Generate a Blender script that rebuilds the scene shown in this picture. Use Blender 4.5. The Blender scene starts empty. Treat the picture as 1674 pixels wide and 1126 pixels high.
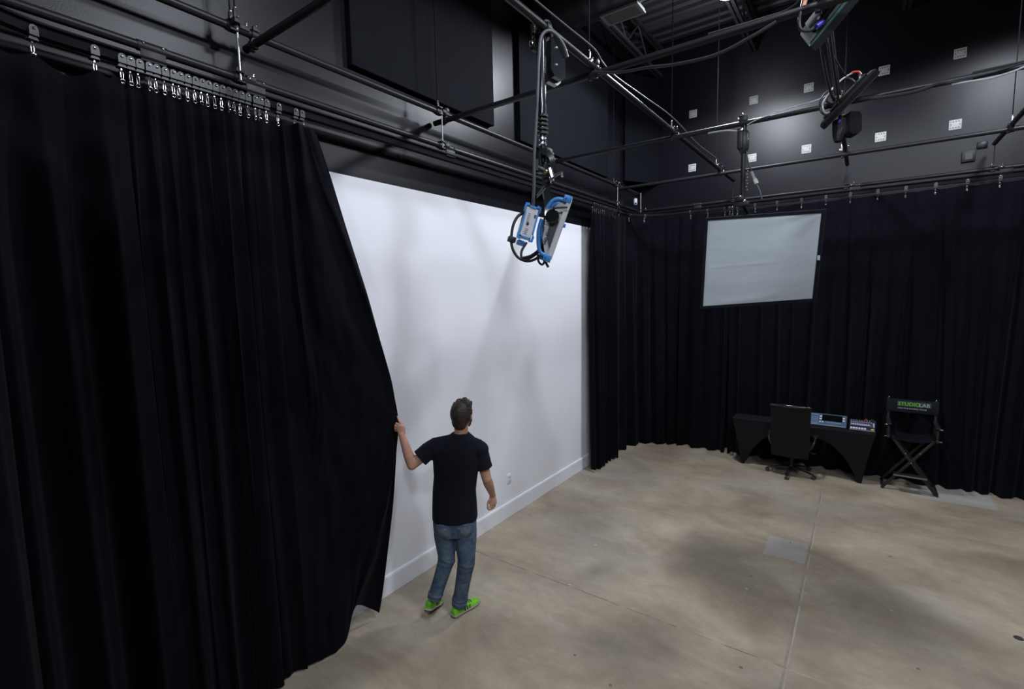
import bpy, bmesh, math, random
from mathutils import Vector as V, Matrix, noise
random.seed(7)
C = bpy.context.scene.collection
PI = math.pi

# ------------------------------------------------------------------ materials
def mat(name, col, rough=0.6, metal=0.0, spec=0.5, var=0.0, vscale=8.0, bump=0.0, bscale=60.0, sheen=0.0, coat=0.0):
    m = bpy.data.materials.new(name); m.use_nodes = True
    nt = m.node_tree; b = nt.nodes['Principled BSDF']
    b.inputs['Base Color'].default_value = (*col, 1); b.inputs['Roughness'].default_value = rough
    b.inputs['Metallic'].default_value = metal; b.inputs['Specular IOR Level'].default_value = spec
    if sheen: b.inputs['Sheen Weight'].default_value = sheen; b.inputs['Sheen Roughness'].default_value = 0.5
    if coat: b.inputs['Coat Weight'].default_value = coat
    tc = nt.nodes.new('ShaderNodeTexCoord')
    if var:
        n = nt.nodes.new('ShaderNodeTexNoise'); n.inputs['Scale'].default_value = vscale; n.inputs['Detail'].default_value = 5
        nt.links.new(tc.outputs['Object'], n.inputs['Vector'])
        r = nt.nodes.new('ShaderNodeValToRGB')
        r.color_ramp.elements[0].position = .3; r.color_ramp.elements[1].position = .7
        r.color_ramp.elements[0].color = (*[c*(1-var) for c in col], 1)
        r.color_ramp.elements[1].color = (*[min(1, c*(1+var)) for c in col], 1)
        nt.links.new(n.outputs['Fac'], r.inputs['Fac']); nt.links.new(r.outputs['Color'], b.inputs['Base Color'])
    if bump:
        n = nt.nodes.new('ShaderNodeTexNoise'); n.inputs['Scale'].default_value = bscale; n.inputs['Detail'].default_value = 4
        nt.links.new(tc.outputs['Object'], n.inputs['Vector'])
        bp = nt.nodes.new('ShaderNodeBump'); bp.inputs['Strength'].default_value = bump; bp.inputs['Distance'].default_value = .01
        nt.links.new(n.outputs['Fac'], bp.inputs['Height']); nt.links.new(bp.outputs['Normal'], b.inputs['Normal'])
    return m

M = dict(
 white_wall=mat('white_wall', (.88, .89, .93), .55, var=.015, vscale=1.5, bump=.03, bscale=90),
 baseboard=mat('baseboard', (.86, .87, .91), .35),
 black_wall=mat('black_wall', (.0050, .0050, .0082), .35, spec=.25, var=.15, vscale=1.2, bump=.05, bscale=120),
 ceiling=mat('ceiling', (.032, .032, .040), .6, var=.1),
 panel=mat('acoustic_fabric', (.0033, .0040, .0070), .9, spec=.15, var=.15, vscale=3, bump=.1, bscale=300),
 velour=mat('black_velour', (.0036, .0038, .0066), .9, spec=.06, var=.2, vscale=5, bump=.12, bscale=260, sheen=.018),
 pipe=mat('black_pipe', (.011, .011, .013), .42, spec=.34, var=.1, vscale=6),
 black=mat('black_metal', (.010, .010, .012), .5, spec=.4, var=.1),
 gloss=mat('gloss_black', (.012, .013, .016), .14, spec=.7, var=.1),
 rubber=mat('rubber_cable', (.016, .016, .019), .5, var=.1),
 greycable=mat('grey_cable', (.075, .075, .09), .5, var=.1),
 whitecable=mat('white_cable', (.40, .40, .45), .5, var=.1),
 chrome=mat('chrome', (.62, .60, .60), .22, metal=1, var=.08),
 steel=mat('dull_steel', (.32, .32, .33), .4, metal=1, var=.1),
 brass=mat('brass', (.55, .42, .2), .3, metal=1, var=.1),
 housing=mat('pale_housing', (.55, .56, .58), .42, var=.03),
 blue=mat('blue_plastic', (.055, .24, .62), .38, var=.05),
 darkgrey=mat('dark_grey_label', (.07, .07, .085), .5, var=.05),
 carrier=mat('carrier_plastic', (.013, .0135, .019), .4, var=.3, vscale=3),
 matt=mat('matt_black', (.010, .010, .012), .9, spec=.1, var=.1),
 mattgrey=mat('matt_grey', (.030, .036, .040), .85, spec=.12, var=.1),
 charcoal=mat('charcoal_housing', (.026, .030, .033), .45, var=.08),
 teal=mat('teal_edge', (.07, .17, .17), .35, var=.05),
 diffusion=mat('diffusion_cloth', (.48, .54, .575), .75, var=.03, vscale=3),
 plate=mat('white_plate', (.62, .62, .60), .5, var=.04),
 slot=mat('dark_slot', (.05, .05, .05), .6, var=.05),
 leather=mat('black_leather', (.010, .010, .011), .42, spec=.5, var=.12, vscale=12, bump=.12, bscale=200),
 spandex=mat('black_spandex', (.0075, .0075, .010), .8, spec=.2, var=.1, vscale=4),
 canvas=mat('black_canvas', (.0075, .0085, .013), .85, spec=.2, var=.15, bump=.1, bscale=300),
 wood=mat('black_wood', (.010, .010, .010), .5, var=.15),
 switcher=mat('blue_grey_panel', (.060, .095, .15), .45, var=.05),
 switchdark=mat('navy_panel', (.014, .02, .055), .45, var=.05),
 screen=mat('black_screen', (.003, .003, .004), .15, var=.05),
 button=mat('white_button', (.62, .64, .68), .4, var=.03),
 buttonblue=mat('pale_blue_button', (.20, .27, .38), .45, var=.05),
 yellow=mat('yellow_button', (.70, .55, .03), .4, var=.03),
 red=mat('red_plastic', (.45, .05, .03), .45, var=.05),
 green=mat('green_print', (.16, .50, .07), .6, var=.03),
 greendark=mat('dark_green_print', (.015, .05, .012), .7, var=.05),
 whiteprint=mat('grey_print', (.38, .38, .44), .6, var=.03),
 purple=mat('violet_plastic', (.06, .05, .45), .4, var=.05),
 copper=mat('copper_tape', (.5, .25, .15), .45, var=.1),
 shirt=mat('black_cotton', (.0085, .0095, .0155), .9, spec=.12, var=.12, bump=.7, bscale=9, sheen=.02),
 skin=mat('skin', (.50, .27, .19), .5, spec=.35, var=.08, vscale=25),
 hair=mat('brown_hair', (.040, .029, .025), .55, spec=.3, var=.5, vscale=30, bump=.6, bscale=60),
 shoe=mat('lime_shoe', (.18, .55, .03), .5, var=.08, vscale=30),
 sole=mat('tan_sole', (.42, .38, .32), .7, var=.1),
 soledark=mat('dark_sole', (.03, .028, .025), .7, var=.1),
 mask=mat('black_mask', (.010, .010, .013), .8, var=.1),
 eye=mat('eye_white', (.7, .68, .66), .3, var=.02),
 register=mat('register_grey', (.35, .37, .38), .5, var=.03),
 duct=mat('duct', (.055, .06, .075), .35, metal=.3, var=.1),
)
def plate_mat():
    m = mat('slotted_plate', (.62, .62, .60), .5); nt = m.node_tree; N = nt.nodes; L = nt.links; tc = N.new('ShaderNodeTexCoord'); sp = N.new('ShaderNodeSeparateXYZ'); L.new(tc.outputs['Object'], sp.inputs[0])
    def mth(op, a, c=None, d=None):
        n = N.new('ShaderNodeMath'); n.operation = op
        for i, v in enumerate((a, c, d)):
            if v is None: continue
            if isinstance(v, (int, float)): n.inputs[i].default_value = v
            else: L.new(v, n.inputs[i])
        return n.outputs[0]
    x, z = sp.outputs[0], sp.outputs[2]
    row = mth('LESS_THAN', mth('ABSOLUTE', mth('SUBTRACT', mth('ABSOLUTE', z), .038)), .006)
    dash = mth('GREATER_THAN', mth('SINE', mth('MULTIPLY', x, 224.)), -.1); inx = mth('LESS_THAN', mth('ABSOLUTE', x), .05)
    sd = mth('MULTIPLY', mth('LESS_THAN', mth('ABSOLUTE', mth('SUBTRACT', mth('ABSOLUTE', x), .044)), .004), mth('LESS_THAN', mth('ABSOLUTE', z), .011))
    f = mth('MAXIMUM', mth('MULTIPLY', mth('MULTIPLY', row, dash), inx), sd)
    mx = N.new('ShaderNodeMix'); mx.data_type = 'RGBA'; L.new(f, mx.inputs[0]); mx.inputs[6].default_value = (.46, .46, .44, 1); mx.inputs[7].default_value = (.06, .06, .06, 1)
    L.new(mx.outputs[2], N['Principled BSDF'].inputs['Base Color']); return m
M['slotted'] = plate_mat()
# jeans: faded over seat and thighs
def jeans_mat():
    m = mat('blue_denim', (.05, .09, .16), .85, spec=.2)
    nt = m.node_tree; b = nt.nodes['Principled BSDF']; tc = nt.nodes.new('ShaderNodeTexCoord')
    n = nt.nodes.new('ShaderNodeTexNoise'); n.inputs['Scale'].default_value = 9; n.inputs['Detail'].default_value = 7; n.inputs['Roughness'].default_value = .7
    r = nt.nodes.new('ShaderNodeValToRGB'); e = r.color_ramp.elements
    e[0].position = .3; e[0].color = (.028, .056, .108, 1); e[1].position = .75; e[1].color = (.135, .180, .23, 1)
    nt.links.new(tc.outputs['Object'], n.inputs['Vector']); nt.links.new(n.outputs['Fac'], r.inputs['Fac'])
    nt.links.new(r.outputs['Color'], b.inputs['Base Color'])
    n2 = nt.nodes.new('ShaderNodeTexNoise'); n2.inputs['Scale'].default_value = 16; n2.inputs['Detail'].default_value = 3
    mp = nt.nodes.new('ShaderNodeMapping'); mp.inputs['Scale'].default_value = (1, 1, 1.5)
    nt.links.new(tc.outputs['Object'], mp.inputs['Vector']); nt.links.new(mp.outputs['Vector'], n2.inputs['Vector'])
    bp = nt.nodes.new('ShaderNodeBump'); bp.inputs['Strength'].default_value = .45; bp.inputs['Distance'].default_value = .02
    nt.links.new(n2.outputs['Fac'], bp.inputs['Height']); nt.links.new(bp.outputs['Normal'], b.inputs['Normal'])
    return m
M['denim'] = jeans_mat()
M['faded'] = mat('faded_denim', (.105, .14, .18), .85, spec=.2, var=.5, vscale=22, bump=.3, bscale=60)

def floor_mat():
    m = mat('polished_concrete', (.3, .27, .23), .42, spec=.4)
    nt = m.node_tree; N = nt.nodes; L = nt.links; b = N['Principled BSDF']
    tc = N.new('ShaderNodeTexCoord'); sep = N.new('ShaderNodeSeparateXYZ'); L.new(tc.outputs['Object'], sep.inputs[0])
    X, Y = sep.outputs[0], sep.outputs[1]
    def mth(op, a, c=None, clamp=False):
        n = N.new('ShaderNodeMath'); n.operation = op; n.use_clamp = clamp
        for i, v in enumerate((a, c)):
            if v is None: continue
            if isinstance(v, (int, float)): n.inputs[i].default_value = v
            else: L.new(v, n.inputs[i])
        return n.outputs[0]
    def noi(scale, det=5, rough=.6, vec=None, dist=0):
        n = N.new('ShaderNodeTexNoise'); n.inputs['Scale'].default_value = scale; n.inputs['Detail'].default_value = det
        n.inputs['Roughness'].default_value = rough; n.inputs['Distortion'].default_value = dist
        L.new(vec or tc.outputs['Object'], n.inputs['Vector']); return n.outputs['Fac']
    def mix(f, a, c, mode='MIX'):
        n = N.new('ShaderNodeMix'); n.data_type = 'RGBA'; n.blend_type = mode
        if isinstance(f, (int, float)): n.inputs[0].default_value = f
        else: L.new(f, n.inputs[0])
        for i, v in ((6, a), (7, c)):
            if isinstance(v, tuple): n.inputs[i].default_value = (*v, 1)
            else: L.new(v, n.inputs[i])
        return n.outputs[2]
    r = N.new('ShaderNodeValToRGB'); e = r.color_ramp.elements
    e[0].position = .30; e[0].color = (.235, .185, .128, 1); e[1].position = .72; e[1].color = (.495, .428, .325, 1)
    k = e.new(.5); k.color = (.365, .305, .224, 1)
    mp = N.new('ShaderNodeMapping'); mp.inputs['Rotation'].default_value = (0, 0, .5); mp.inputs['Scale'].default_value = (1, 1.7, 1)
    L.new(tc.outputs['Object'], mp.inputs['Vector'])
    L.new(noi(.9, 8, .62, mp.outputs['Vector'], .4), r.inputs['Fac'])
    col = r.outputs['Color']
    # greyer cloudy patches
    g = N.new('ShaderNodeValToRGB'); g.color_ramp.elements[0].position = .5; g.color_ramp.elements[1].position = .68
    L.new(noi(.55, 4, .5), g.inputs['Fac']); col = mix(mth('MULTIPLY', g.outputs['Color'], .45), col, (.335, .32, .30))
    # fine streaks of trowel and wear
    mp2 = N.new('ShaderNodeMapping'); mp2.inputs['Rotation'].default_value = (0, 0, -.25); mp2.inputs['Scale'].default_value = (1.2, 9, 1)
    L.new(tc.outputs['Object'], mp2.inputs['Vector'])
    s = N.new('ShaderNodeValToRGB'); s.color_ramp.elements[0].position = .55; s.color_ramp.elements[1].position = .8
    L.new(noi(2.2, 6, .6, mp2.outputs['Vector']), s.inputs['Fac']); col = mix(mth('MULTIPLY', s.outputs['Color'], .22), col, (.47, .43, .37))
    mt = N.new('ShaderNodeValToRGB'); mt.color_ramp.elements[0].position = .35; mt.color_ramp.elements[1].position = .65
    L.new(noi(5.5, 8, .7, mp.outputs['Vector'], .8), mt.inputs['Fac']); col = mix(mth('MULTIPLY', mth('SUBTRACT', 1.0, mt.outputs['Color']), .26), col, (.17, .14, .105))
    # dark brown blotches with ragged soft edges at set spots
    def blob(cx, cy, rx, ry, rot, st, c=(.155, .13, .10)):
        nonlocal col
        ca, sa = math.cos(rot), math.sin(rot)
        dx = mth('SUBTRACT', X, cx); dy = mth('SUBTRACT', Y, cy)
        u = mth('DIVIDE', mth('ADD', mth('MULTIPLY', dx, ca), mth('MULTIPLY', dy, sa)), rx)
        v = mth('DIVIDE', mth('SUBTRACT', mth('MULTIPLY', dy, ca), mth('MULTIPLY', dx, sa)), ry)
        d = mth('SQRT', mth('ADD', mth('MULTIPLY', u, u), mth('MULTIPLY', v, v)))
        d = mth('ADD', d, mth('MULTIPLY', mth('SUBTRACT', noi(3.0, 6, .65), .5), 1.1))
        f = mth('MULTIPLY', mth('SUBTRACT', 1.0, d, True), st); col = mix(f, col, c)
    blob(-1.0, 5.0, .75, .45, .3, .45); blob(-.75, 4.55, .8, .5, -.2, .5); blob(.12, 5.05, .5, .55, .6, .55)
    blob(.3, 4.55, .8, .5, -.6, .55); blob(-1.45, 3.25, .6, .35, .2, .65); blob(-1.15, 3.7, .4, .3, .5, .4)
    blob(-2.0, 4.1, .45, .16, 1.1, .55); blob(-.2, 4.2, .5, .4, 0, .45); blob(-2.35, 2.55, .5, .3, .6, .25); blob(.9, 4.2, .8, .4, .3, .45)
    blob(-1.9, 6.4, .6, .4, .2, .3); blob(.8, 6.2, .9, .35, -.3, .3)
    # repair patches
    def rect(x0, x1, y0, y1, c, st):
        nonlocal col
        wob = mth('MULTIPLY', mth('SUBTRACT', noi(14, 3), .5), .05)
        xx = mth('ADD', X, wob); yy = mth('ADD', Y, wob)
        f = mth('MULTIPLY', mth('MULTIPLY', mth('GREATER_THAN', xx, x0), mth('LESS_THAN', xx, x1)), mth('MULTIPLY', mth('GREATER_THAN', yy, y0), mth('LESS_THAN', yy, y1)))
        col = mix(mth('MULTIPLY', f, st), col, c)
    rect(-.73, -.36, 5.34, 5.78, (.39, .385, .395), .5); rect(.62, 1.42, 7.9, 8.6, (.42, .43, .46), .4)
    # saw-cut joints
    def line(ax, pos, w, c, st, lo, hi):
        nonlocal col
        A, B = (X, Y) if ax == 0 else (Y, X)
        wob = mth('MULTIPLY', mth('SUBTRACT', noi(5, 4), .5), .012)
        d = mth('ABSOLUTE', mth('SUBTRACT', mth('ADD', A, wob), pos))
        f = mth('LESS_THAN', d, w)
        f = mth('MULTIPLY', f, mth('MULTIPLY', mth('GREATER_THAN', B, lo), mth('LESS_THAN', B, hi)))
        brk = N.new('ShaderNodeValToRGB'); brk.color_ramp.elements[0].position = .38; brk.color_ramp.elements[1].position = .52
        L.new(noi(4.5, 3), brk.inputs['Fac'])
        col = mix(mth('MULTIPLY', mth('MULTIPLY', f, st), brk.outputs['Color']), col, c)
    line(0, -.338, .018, (.20, .17, .14), .5, -5, 8.5)
    line(0, -.33, .007, (.50, .45, .37), .55, -5, 8.5)
    line(1, 3.73, .0045, (.11, .09, .075), .9, -3.4, -.33)
    line(1, 3.73, .006, (.50, .46, .40), .6, -.33, 4)
    # small pits and flecks
    vo = N.new('ShaderNodeTexVoronoi'); vo.inputs['Scale'].default_value = 2.6; L.new(tc.outputs['Object'], vo.inputs['Vector'])
    col = mix(mth('MULTIPLY', mth('LESS_THAN', vo.outputs['Distance'], .035), .75), col, (.08, .07, .06))
    vo2 = N.new('ShaderNodeTexVoronoi'); vo2.inputs['Scale'].default_value = 1.9; L.new(mp.outputs['Vector'], vo2.inputs['Vector'])
    col = mix(mth('MULTIPLY', mth('LESS_THAN', vo2.outputs['Distance'], .028), .7), col, (.62, .56, .46))
    col = mix(mth('MULTIPLY', mth('SUBTRACT', noi(38, 4), .5), .5), col, (.5, .46, .4))
    L.new(col, b.inputs['Base Color'])
    rr = mth('ADD', mth('MULTIPLY', noi(1.3, 5), .25), .36); L.new(rr, b.inputs['Roughness'])
    bp = N.new('ShaderNodeBump'); bp.inputs['Strength'].default_value = .08; bp.inputs['Distance'].default_value = .01
    L.new(noi(25, 5), bp.inputs['Height']); L.new(bp.outputs['Normal'], b.inputs['Normal'])
    return m
M['floor'] = floor_mat()

# ------------------------------------------------------------------ helpers
def BM(): return bmesh.new()
def box(bm, c, s, rot=None, bev=0.0):
    """box centred at c, full sizes s; rot = 3x3 matrix whose columns are the box axes"""
    r = bmesh.ops.create_cube(bm, size=1.0); vs = r['verts']
    for v in vs: v.co = V((v.co.x*s[0], v.co.y*s[1], v.co.z*s[2]))
    if bev:
        es = list({e for v in vs for e in v.link_edges})
        rb = bmesh.ops.bevel(bm, geom=es, offset=bev, segments=2, affect='EDGES', profile=.5)
        vs = list({v for f in rb['faces'] for v in f.verts} | {v for v in vs if v.is_valid})
    R = rot if rot is not None else Matrix.Identity(3)
    for v in vs: v.co = R @ v.co + V(c)
    return vs
def frame_of(d, up=None):
    d = V(d).normalized(); u = V(up) if up is not None else (V((0, 0, 1)) if abs(d.z) < .9 else V((0, 1, 0)))
    a = u.cross(d)
    if a.length < 1e-4: a = V((1, 0, 0)).cross(d)
    a.normalize(); return a, d.cross(a)
def smooth_pts(P, n=6, closed=False):
    P = [V(p) for p in P]; out = []
    if len(P) < 3: return P
    m = len(P)
    rng = range(m if closed else m-1)
    for i in rng:
        if closed: p0, p1, p2, p3 = P[(i-1) % m], P[i], P[(i+1) % m], P[(i+2) % m]
        else: p0, p1, p2, p3 = P[max(i-1, 0)], P[i], P[i+1], P[min(i+2, m-1)]
        for k in range(n):
            t = k/n
            out.append(.5*((2*p1)+(-p0+p2)*t+(2*p0-5*p1+4*p2-p3)*t*t+(-p0+3*p1-3*p2+p3)*t**3))
    if not closed: out.append(P[-1])
    return out
def tube(bm, P, r, seg=10, up=None, cap=True, closed=False, rfn=None):
    """r: radius, list of radii, or list of (ra, rb); up = fixed direction for the rb axis"""
    P = [V(p) for p in P]; n = len(P); rings = []; pa = None
    for i, p in enumerate(P):
        if closed: d = P[(i+1) % n]-P[(i-1) % n]
        else: d = P[min(i+1, n-1)]-P[max(i-1, 0)]
        if d.length < 1e-9: d = V((0, 0, 1))
        d.normalize()
        if up is not None: a, b = frame_of(d, up)
        elif pa is None: a, b = frame_of(d)
        else:
            a = (pa - d*pa.dot(d))
            a = a.normalized() if a.length > 1e-5 else frame_of(d)[0]
            b = d.cross(a)
        pa = a
        q = r[i] if isinstance(r, (list, tuple)) else r
        ra, rb = q if isinstance(q, (list, tuple)) else (q, q)
        rings.append([bm.verts.new(p + a*math.cos(2*PI*k/seg)*ra + b*math.sin(2*PI*k/seg)*rb) for k in range(seg)])
    for i in range(n if closed else n-1):
        A, B = rings[i], rings[(i+1) % n]
        for k in range(seg): bm.faces.new((A[k], A[(k+1) % seg], B[(k+1) % seg], B[k]))
    if cap and not closed:
        bm.faces.new(list(reversed(rings[0]))); bm.faces.new(rings[-1])
def ball(bm, c, r, seg=14, rot=None):
    s = r if isinstance(r, (list, tuple)) else (r, r, r)
    q = bmesh.ops.create_uvsphere(bm, u_segments=seg, v_segments=max(6, seg*2//3), radius=1)
    R = rot if rot is not None else Matrix.Identity(3)
    for v in q['verts']: v.co = R @ V((v.co.x*s[0], v.co.y*s[1], v.co.z*s[2])) + V(c)
def prism(bm, poly, o, ax, ay, az, depth):
    """polygon in (ax, ay) plane at o, extruded by depth along az"""
    o, ax, ay, az = V(o), V(ax), V(ay), V(az)
    A = [bm.verts.new(o+ax*x+ay*y) for x, y in poly]; B = [bm.verts.new(o+ax*x+ay*y+az*depth) for x, y in poly]
    n = len(poly); bm.faces.new(A); bm.faces.new(list(reversed(B)))
    for i in range(n): bm.faces.new((A[i], B[i], B[(i+1) % n], A[(i+1) % n]))
def cyl(bm, p0, p1, r, seg=14): tube(bm, [p0, p1], r, seg)
def grid(bm, fn, nu, nv, closed=False):
    G = [[bm.verts.new(fn(i/nu, j/nv)) for j in range(nv+1)] for i in range(nu+1)]
    for i in range(nu):
        for j in range(nv): bm.faces.new((G[i][j], G[i+1][j], G[i+1][j+1], G[i][j+1]))
    return G
def root_of(o):
    while o.parent: o = o.parent
    return o
def obj(name, bm, m, parent=None, base=None, label=None, smooth=True, ang=40, remesh=None, smoothit=0):
    """links bm (world coordinates) as ONE mesh object, origin at the thing's base"""
    bmesh.ops.recalc_face_normals(bm, faces=bm.faces)
    off = root_of(parent).location.copy() if parent else V(base or (0, 0, 0))
    for v in bm.verts: v.co -= off
    me = bpy.data.meshes.new(name); bm.to_mesh(me); bm.free()
    o = bpy.data.objects.new(name, me); C.objects.link(o)
    if remesh:
        md = o.modifiers.new('r', 'REMESH'); md.mode = 'VOXEL'; md.voxel_size = remesh; md.use_smooth_shade = True
        if smoothit:
            ms = o.modifiers.new('s', 'SMOOTH'); ms.factor = .5; ms.iterations = smoothit
        dg = bpy.context.evaluated_depsgraph_get(); dg.update()
        nm = bpy.data.meshes.new_from_object(o.evaluated_get(dg)); o.modifiers.clear(); o.data = nm; me = nm
        nm.name = name
    if smooth and len(me.polygons):
        me.polygons.foreach_set('use_smooth', [True]*len(me.polygons))
        if not remesh: me.set_sharp_from_angle(angle=math.radians(ang))
    me.materials.clear(); me.materials.append(m)
    if parent: o.parent = parent
    else: o.location = off
    if label: o['label'] = label
    return o
def tag(o, label, cat, group=None, kind=None):
    o['label'] = label; o['category'] = cat
    if group: o['group'] = group
    if kind: o['kind'] = kind
    return o
def thing(name, label, cat, loc, group=None):
    o = bpy.data.objects.new(name, None); C.objects.link(o); o.location = loc; o.empty_display_size = .05
    return tag(o, label, cat, group)
def struct(name, bm, m, parent=None, base=None, **k):
    o = obj(name, bm, m, parent, base, **k)
    if not parent: o['kind'] = 'structure'
    return o
def kids(o): return [c for c in bpy.data.objects if c.parent == o]
def dup(root, loc, rz=0, label=None, group=None):
    r = root.copy(); C.objects.link(r); r.location = loc; r.rotation_euler = (0, 0, rz)
    if label: r['label'] = label
    if group: r['group'] = group
    for ch in kids(root):
        c = ch.copy(); C.objects.link(c); c.parent = r
        for g in kids(ch):
            d = g.copy(); C.objects.link(d); d.parent = c
    return r
def text_mesh(name, s, size, o, ax, ay, m, parent, depth=.0006, align='LEFT', shear=0, label=None):
    cu = bpy.data.curves.new(name, 'FONT'); cu.body = s; cu.size = size; cu.extrude = depth; cu.shear = shear; cu.align_x = align; cu.resolution_u = 3
    t = bpy.data.objects.new(name, cu); C.objects.link(t)
    dg = bpy.context.evaluated_depsgraph_get(); dg.update()
    me = bpy.data.meshes.new_from_object(t.evaluated_get(dg)); bpy.data.objects.remove(t); bpy.data.curves.remove(cu)
    ax, ay = V(ax).normalized(), V(ay).normalized(); az = ax.cross(ay); off = root_of(parent).location
    for v in me.vertices: v.co = V(o)+ax*v.co.x+ay*v.co.y+az*v.co.z-off
    me.materials.clear(); me.materials.append(m)
    ob = bpy.data.objects.new(name, me); C.objects.link(ob); ob.parent = parent
    if label: ob['label'] = label
    return ob

# ------------------------------------------------------------------ room
WX, YW, ZC, XR, YR = -3.416, 8.72, 6.9, 4.6, -3.2
# left wall: white lower field, black above 3.68 m
bm = BM(); box(bm, (WX-.08, (YW+YR)/2, 1.84), (.16, YW-YR, 3.68)); wl = struct('wall_left', bm, M['white_wall'])
bm = BM(); box(bm, (WX-.08, (YW+YR)/2, (3.68+ZC)/2), (.16, YW-YR, ZC-3.68)); wu = obj('upper_field', bm, M['black_wall'], wl, label='matt black upper part of the wall')
bm = BM(); prism(bm, [(0, 0), (.018, 0), (.018, .165), (.012, .181), (0, .181)], (WX, YR, 0), (1, 0, 0), (0, 0, 1), (0, 1, 0), YW-YR)
struct('baseboard_left', bm, M['baseboard'], smooth=False)
bm = BM(); box(bm, ((WX+XR)/2, YW+.08, ZC/2), (XR-WX, .16, ZC)); struct('wall_back', bm, M['black_wall'])
bm = BM(); box(bm, (XR+.08, (YW+YR)/2, ZC/2), (.16, YW-YR, ZC)); struct('wall_right', bm, M['black_wall'])
bm = BM(); box(bm, ((WX+XR)/2, YR-.08, ZC/2), (XR-WX, .16, ZC)); struct('wall_front', bm, M['black_wall'])
bm = BM(); box(bm, ((WX+XR)/2, (YW+YR)/2, -.05), (XR-WX, YW-YR, .1)); struct('floor', bm, M['floor'])
# ceiling: ribbed steel deck, ribs across the room
bm = BM(); poly = []; y = YR
while y < YW-.02:
    poly += [(y, 0), (y+.10, 0), (y+.125, .04), (y+.175, .04)]; y += .2
poly = [(min(a, YW), b) for a, b in poly]; poly += [(YW, 0), (YW, .14), (YR, .14)]
prism(bm, poly, (WX, 0, ZC), (0, 1, 0), (0, 0, 1), (1, 0, 0), XR-WX)
struct('ceiling', bm, M['ceiling'], smooth=False)
# roof trusses running front to back
def truss(x, label):
    t = thing('roof_truss', label, 'truss', (x, YR, ZC))
    for z in (ZC-.07, ZC-.52):
        bm = BM()
        for s in (-.03, .03): box(bm, (x+s, (YW+YR)/2, z), (.035, YW-YR-.02, .045))
        obj('chord', bm, M['ceiling'], t, smooth=False)
    bm = BM(); y = YR+.1; k = 0
    while y+.45 < YW: 
        a, b = (ZC-.09, ZC-.5) if k % 2 == 0 else (ZC-.5, ZC-.09)
        tube(bm, [(x, y, a), (x, y+.45, b)], .014, 8); y += .45; k += 1
    obj('web', bm, M['ceiling'], t, smooth=False)
truss(-3.02, 'black steel roof truss nearest the left wall, behind the round duct')
truss(-1.55, 'black steel roof truss above the ceiling glare at the top')
truss(.3, 'black steel roof truss to the right of the ceiling glare')
for y, lab in ((8.0, 'black ceiling beam across the deck close to the back wall'), (6.1, 'thin black beam across the deck just beyond the grey air register')):
    bm = BM(); z = ZC-.05 if y > 7 else 6.2; h = .09 if y > 7 else .03
    box(bm, ((WX+XR)/2, y, z), (XR-WX-.02, .07 if y > 7 else .03, h)); tag(obj('ceiling_beam', bm, M['ceiling'], base=(0, y, z)), lab, 'beam')
# round spiral duct with an air register
d = thing('round_duct', 'black spiral air duct high at the left wall, beside the register', 'duct', (WX, 5.55, 6.1))
bm = BM(); P = [(WX+.01+i*.05, 5.55, 6.16) for i in range(60)]; R_ = [.235+(.008 if i % 4 == 0 else 0) for i in range(60)]
tube(bm, P, R_, 24); obj('duct_tube', bm, M['duct'], d)
a = thing('air_register', 'pale grey louvred air register under the ceiling duct', 'vent', (-2.4, 5.66, 5.9))
bm = BM()
for x0, x1, y0, y1 in ((-2.64, -2.18, 5.53, 5.56), (-2.64, -2.18, 5.76, 5.79), (-2.64, -2.60, 5.56, 5.76), (-2.22, -2.18, 5.56, 5.76)):
    box(bm, ((x0+x1)/2, (y0+y1)/2, 5.9), (x1-x0, y1-y0, .02))
box(bm, (-2.41, 5.66, 5.925), (.44, .24, .03)); obj('frame', bm, M['register'], a, smooth=False)
bm = BM()
for i in range(26): box(bm, (-2.59+i*.0148, 5.66, 5.903), (.006, .2, .012))
obj('louvre', bm, M['register'], a, smooth=False); a.location = (-2.4, 5.66, 5.9)
# acoustic panels
def apanel(y0, y1, z0, z1, label):
    bm = BM(); box(bm, (WX+.032, (y0+y1)/2, (z0+z1)/2), (.062, y1-y0, z1-z0), bev=.006)
    tag(obj('acoustic_panel', bm, M['panel'], base=(WX, (y0+y1)/2, z0), smooth=False), label, 'acoustic panel')
apanel(2.57, 4.40, 4.53, 5.95, 'large near-black fabric acoustic panel on the left wall, nearer the camera')
apanel(4.90, 7.33, 4.50, 5.9, 'near-black fabric acoustic panel on the left wall behind the hanging lamp pole')
bm = BM(); prism(bm, [(WX+.012, 8.06), (WX+.045, 8.035), (-3.02, 8.69), (-3.05, 8.705)], (0, 0, 4.58), (1, 0, 0), (0, 1, 0), (0, 0, 1), 1.75)
tag(obj('acoustic_panel', bm, M['panel'], base=(-3.2, 8.4, 4.58), smooth=False), 'narrow black acoustic panel set across the far room corner', 'acoustic panel')
# back wall anchor plates
def plate():
    t = thing('wall_plate', '', 'wall plate', (0, 0, 0), 'white plates on the back wall')
    bm = BM(); box(bm, (0, -.006, 0), (.125, .012, .125), bev=.004); obj('plate', bm, M['slotted'], t)
    return t
cols = [(-2.452, 'leftmost column'), (-1.529, 'second column from left'), (-.79, 'third column from left'), (.095, 'fourth column from left'), (.868, 'rightmost column')]
pl = plate(); first = True
for x, w in cols:
    for z, q in ((5.643, 'upper'), (4.767, 'lower')):
        lab = f'small square white wall plate, {q} one of the {w}'
        if first: pl.location = (x, YW, z); pl['label'] = lab; first = False
        else: dup(pl, (x, YW, z), 0, lab)
t = thing('power_box', 'square black electrical box low on the back wall at right', 'electrical box', (1.017, YW, 4.342))
bm = BM(); box(bm, (1.017, YW-.02, 4.342), (.13, .04, .14), bev=.006); obj('box_body', bm, M['black'], t)
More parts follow.
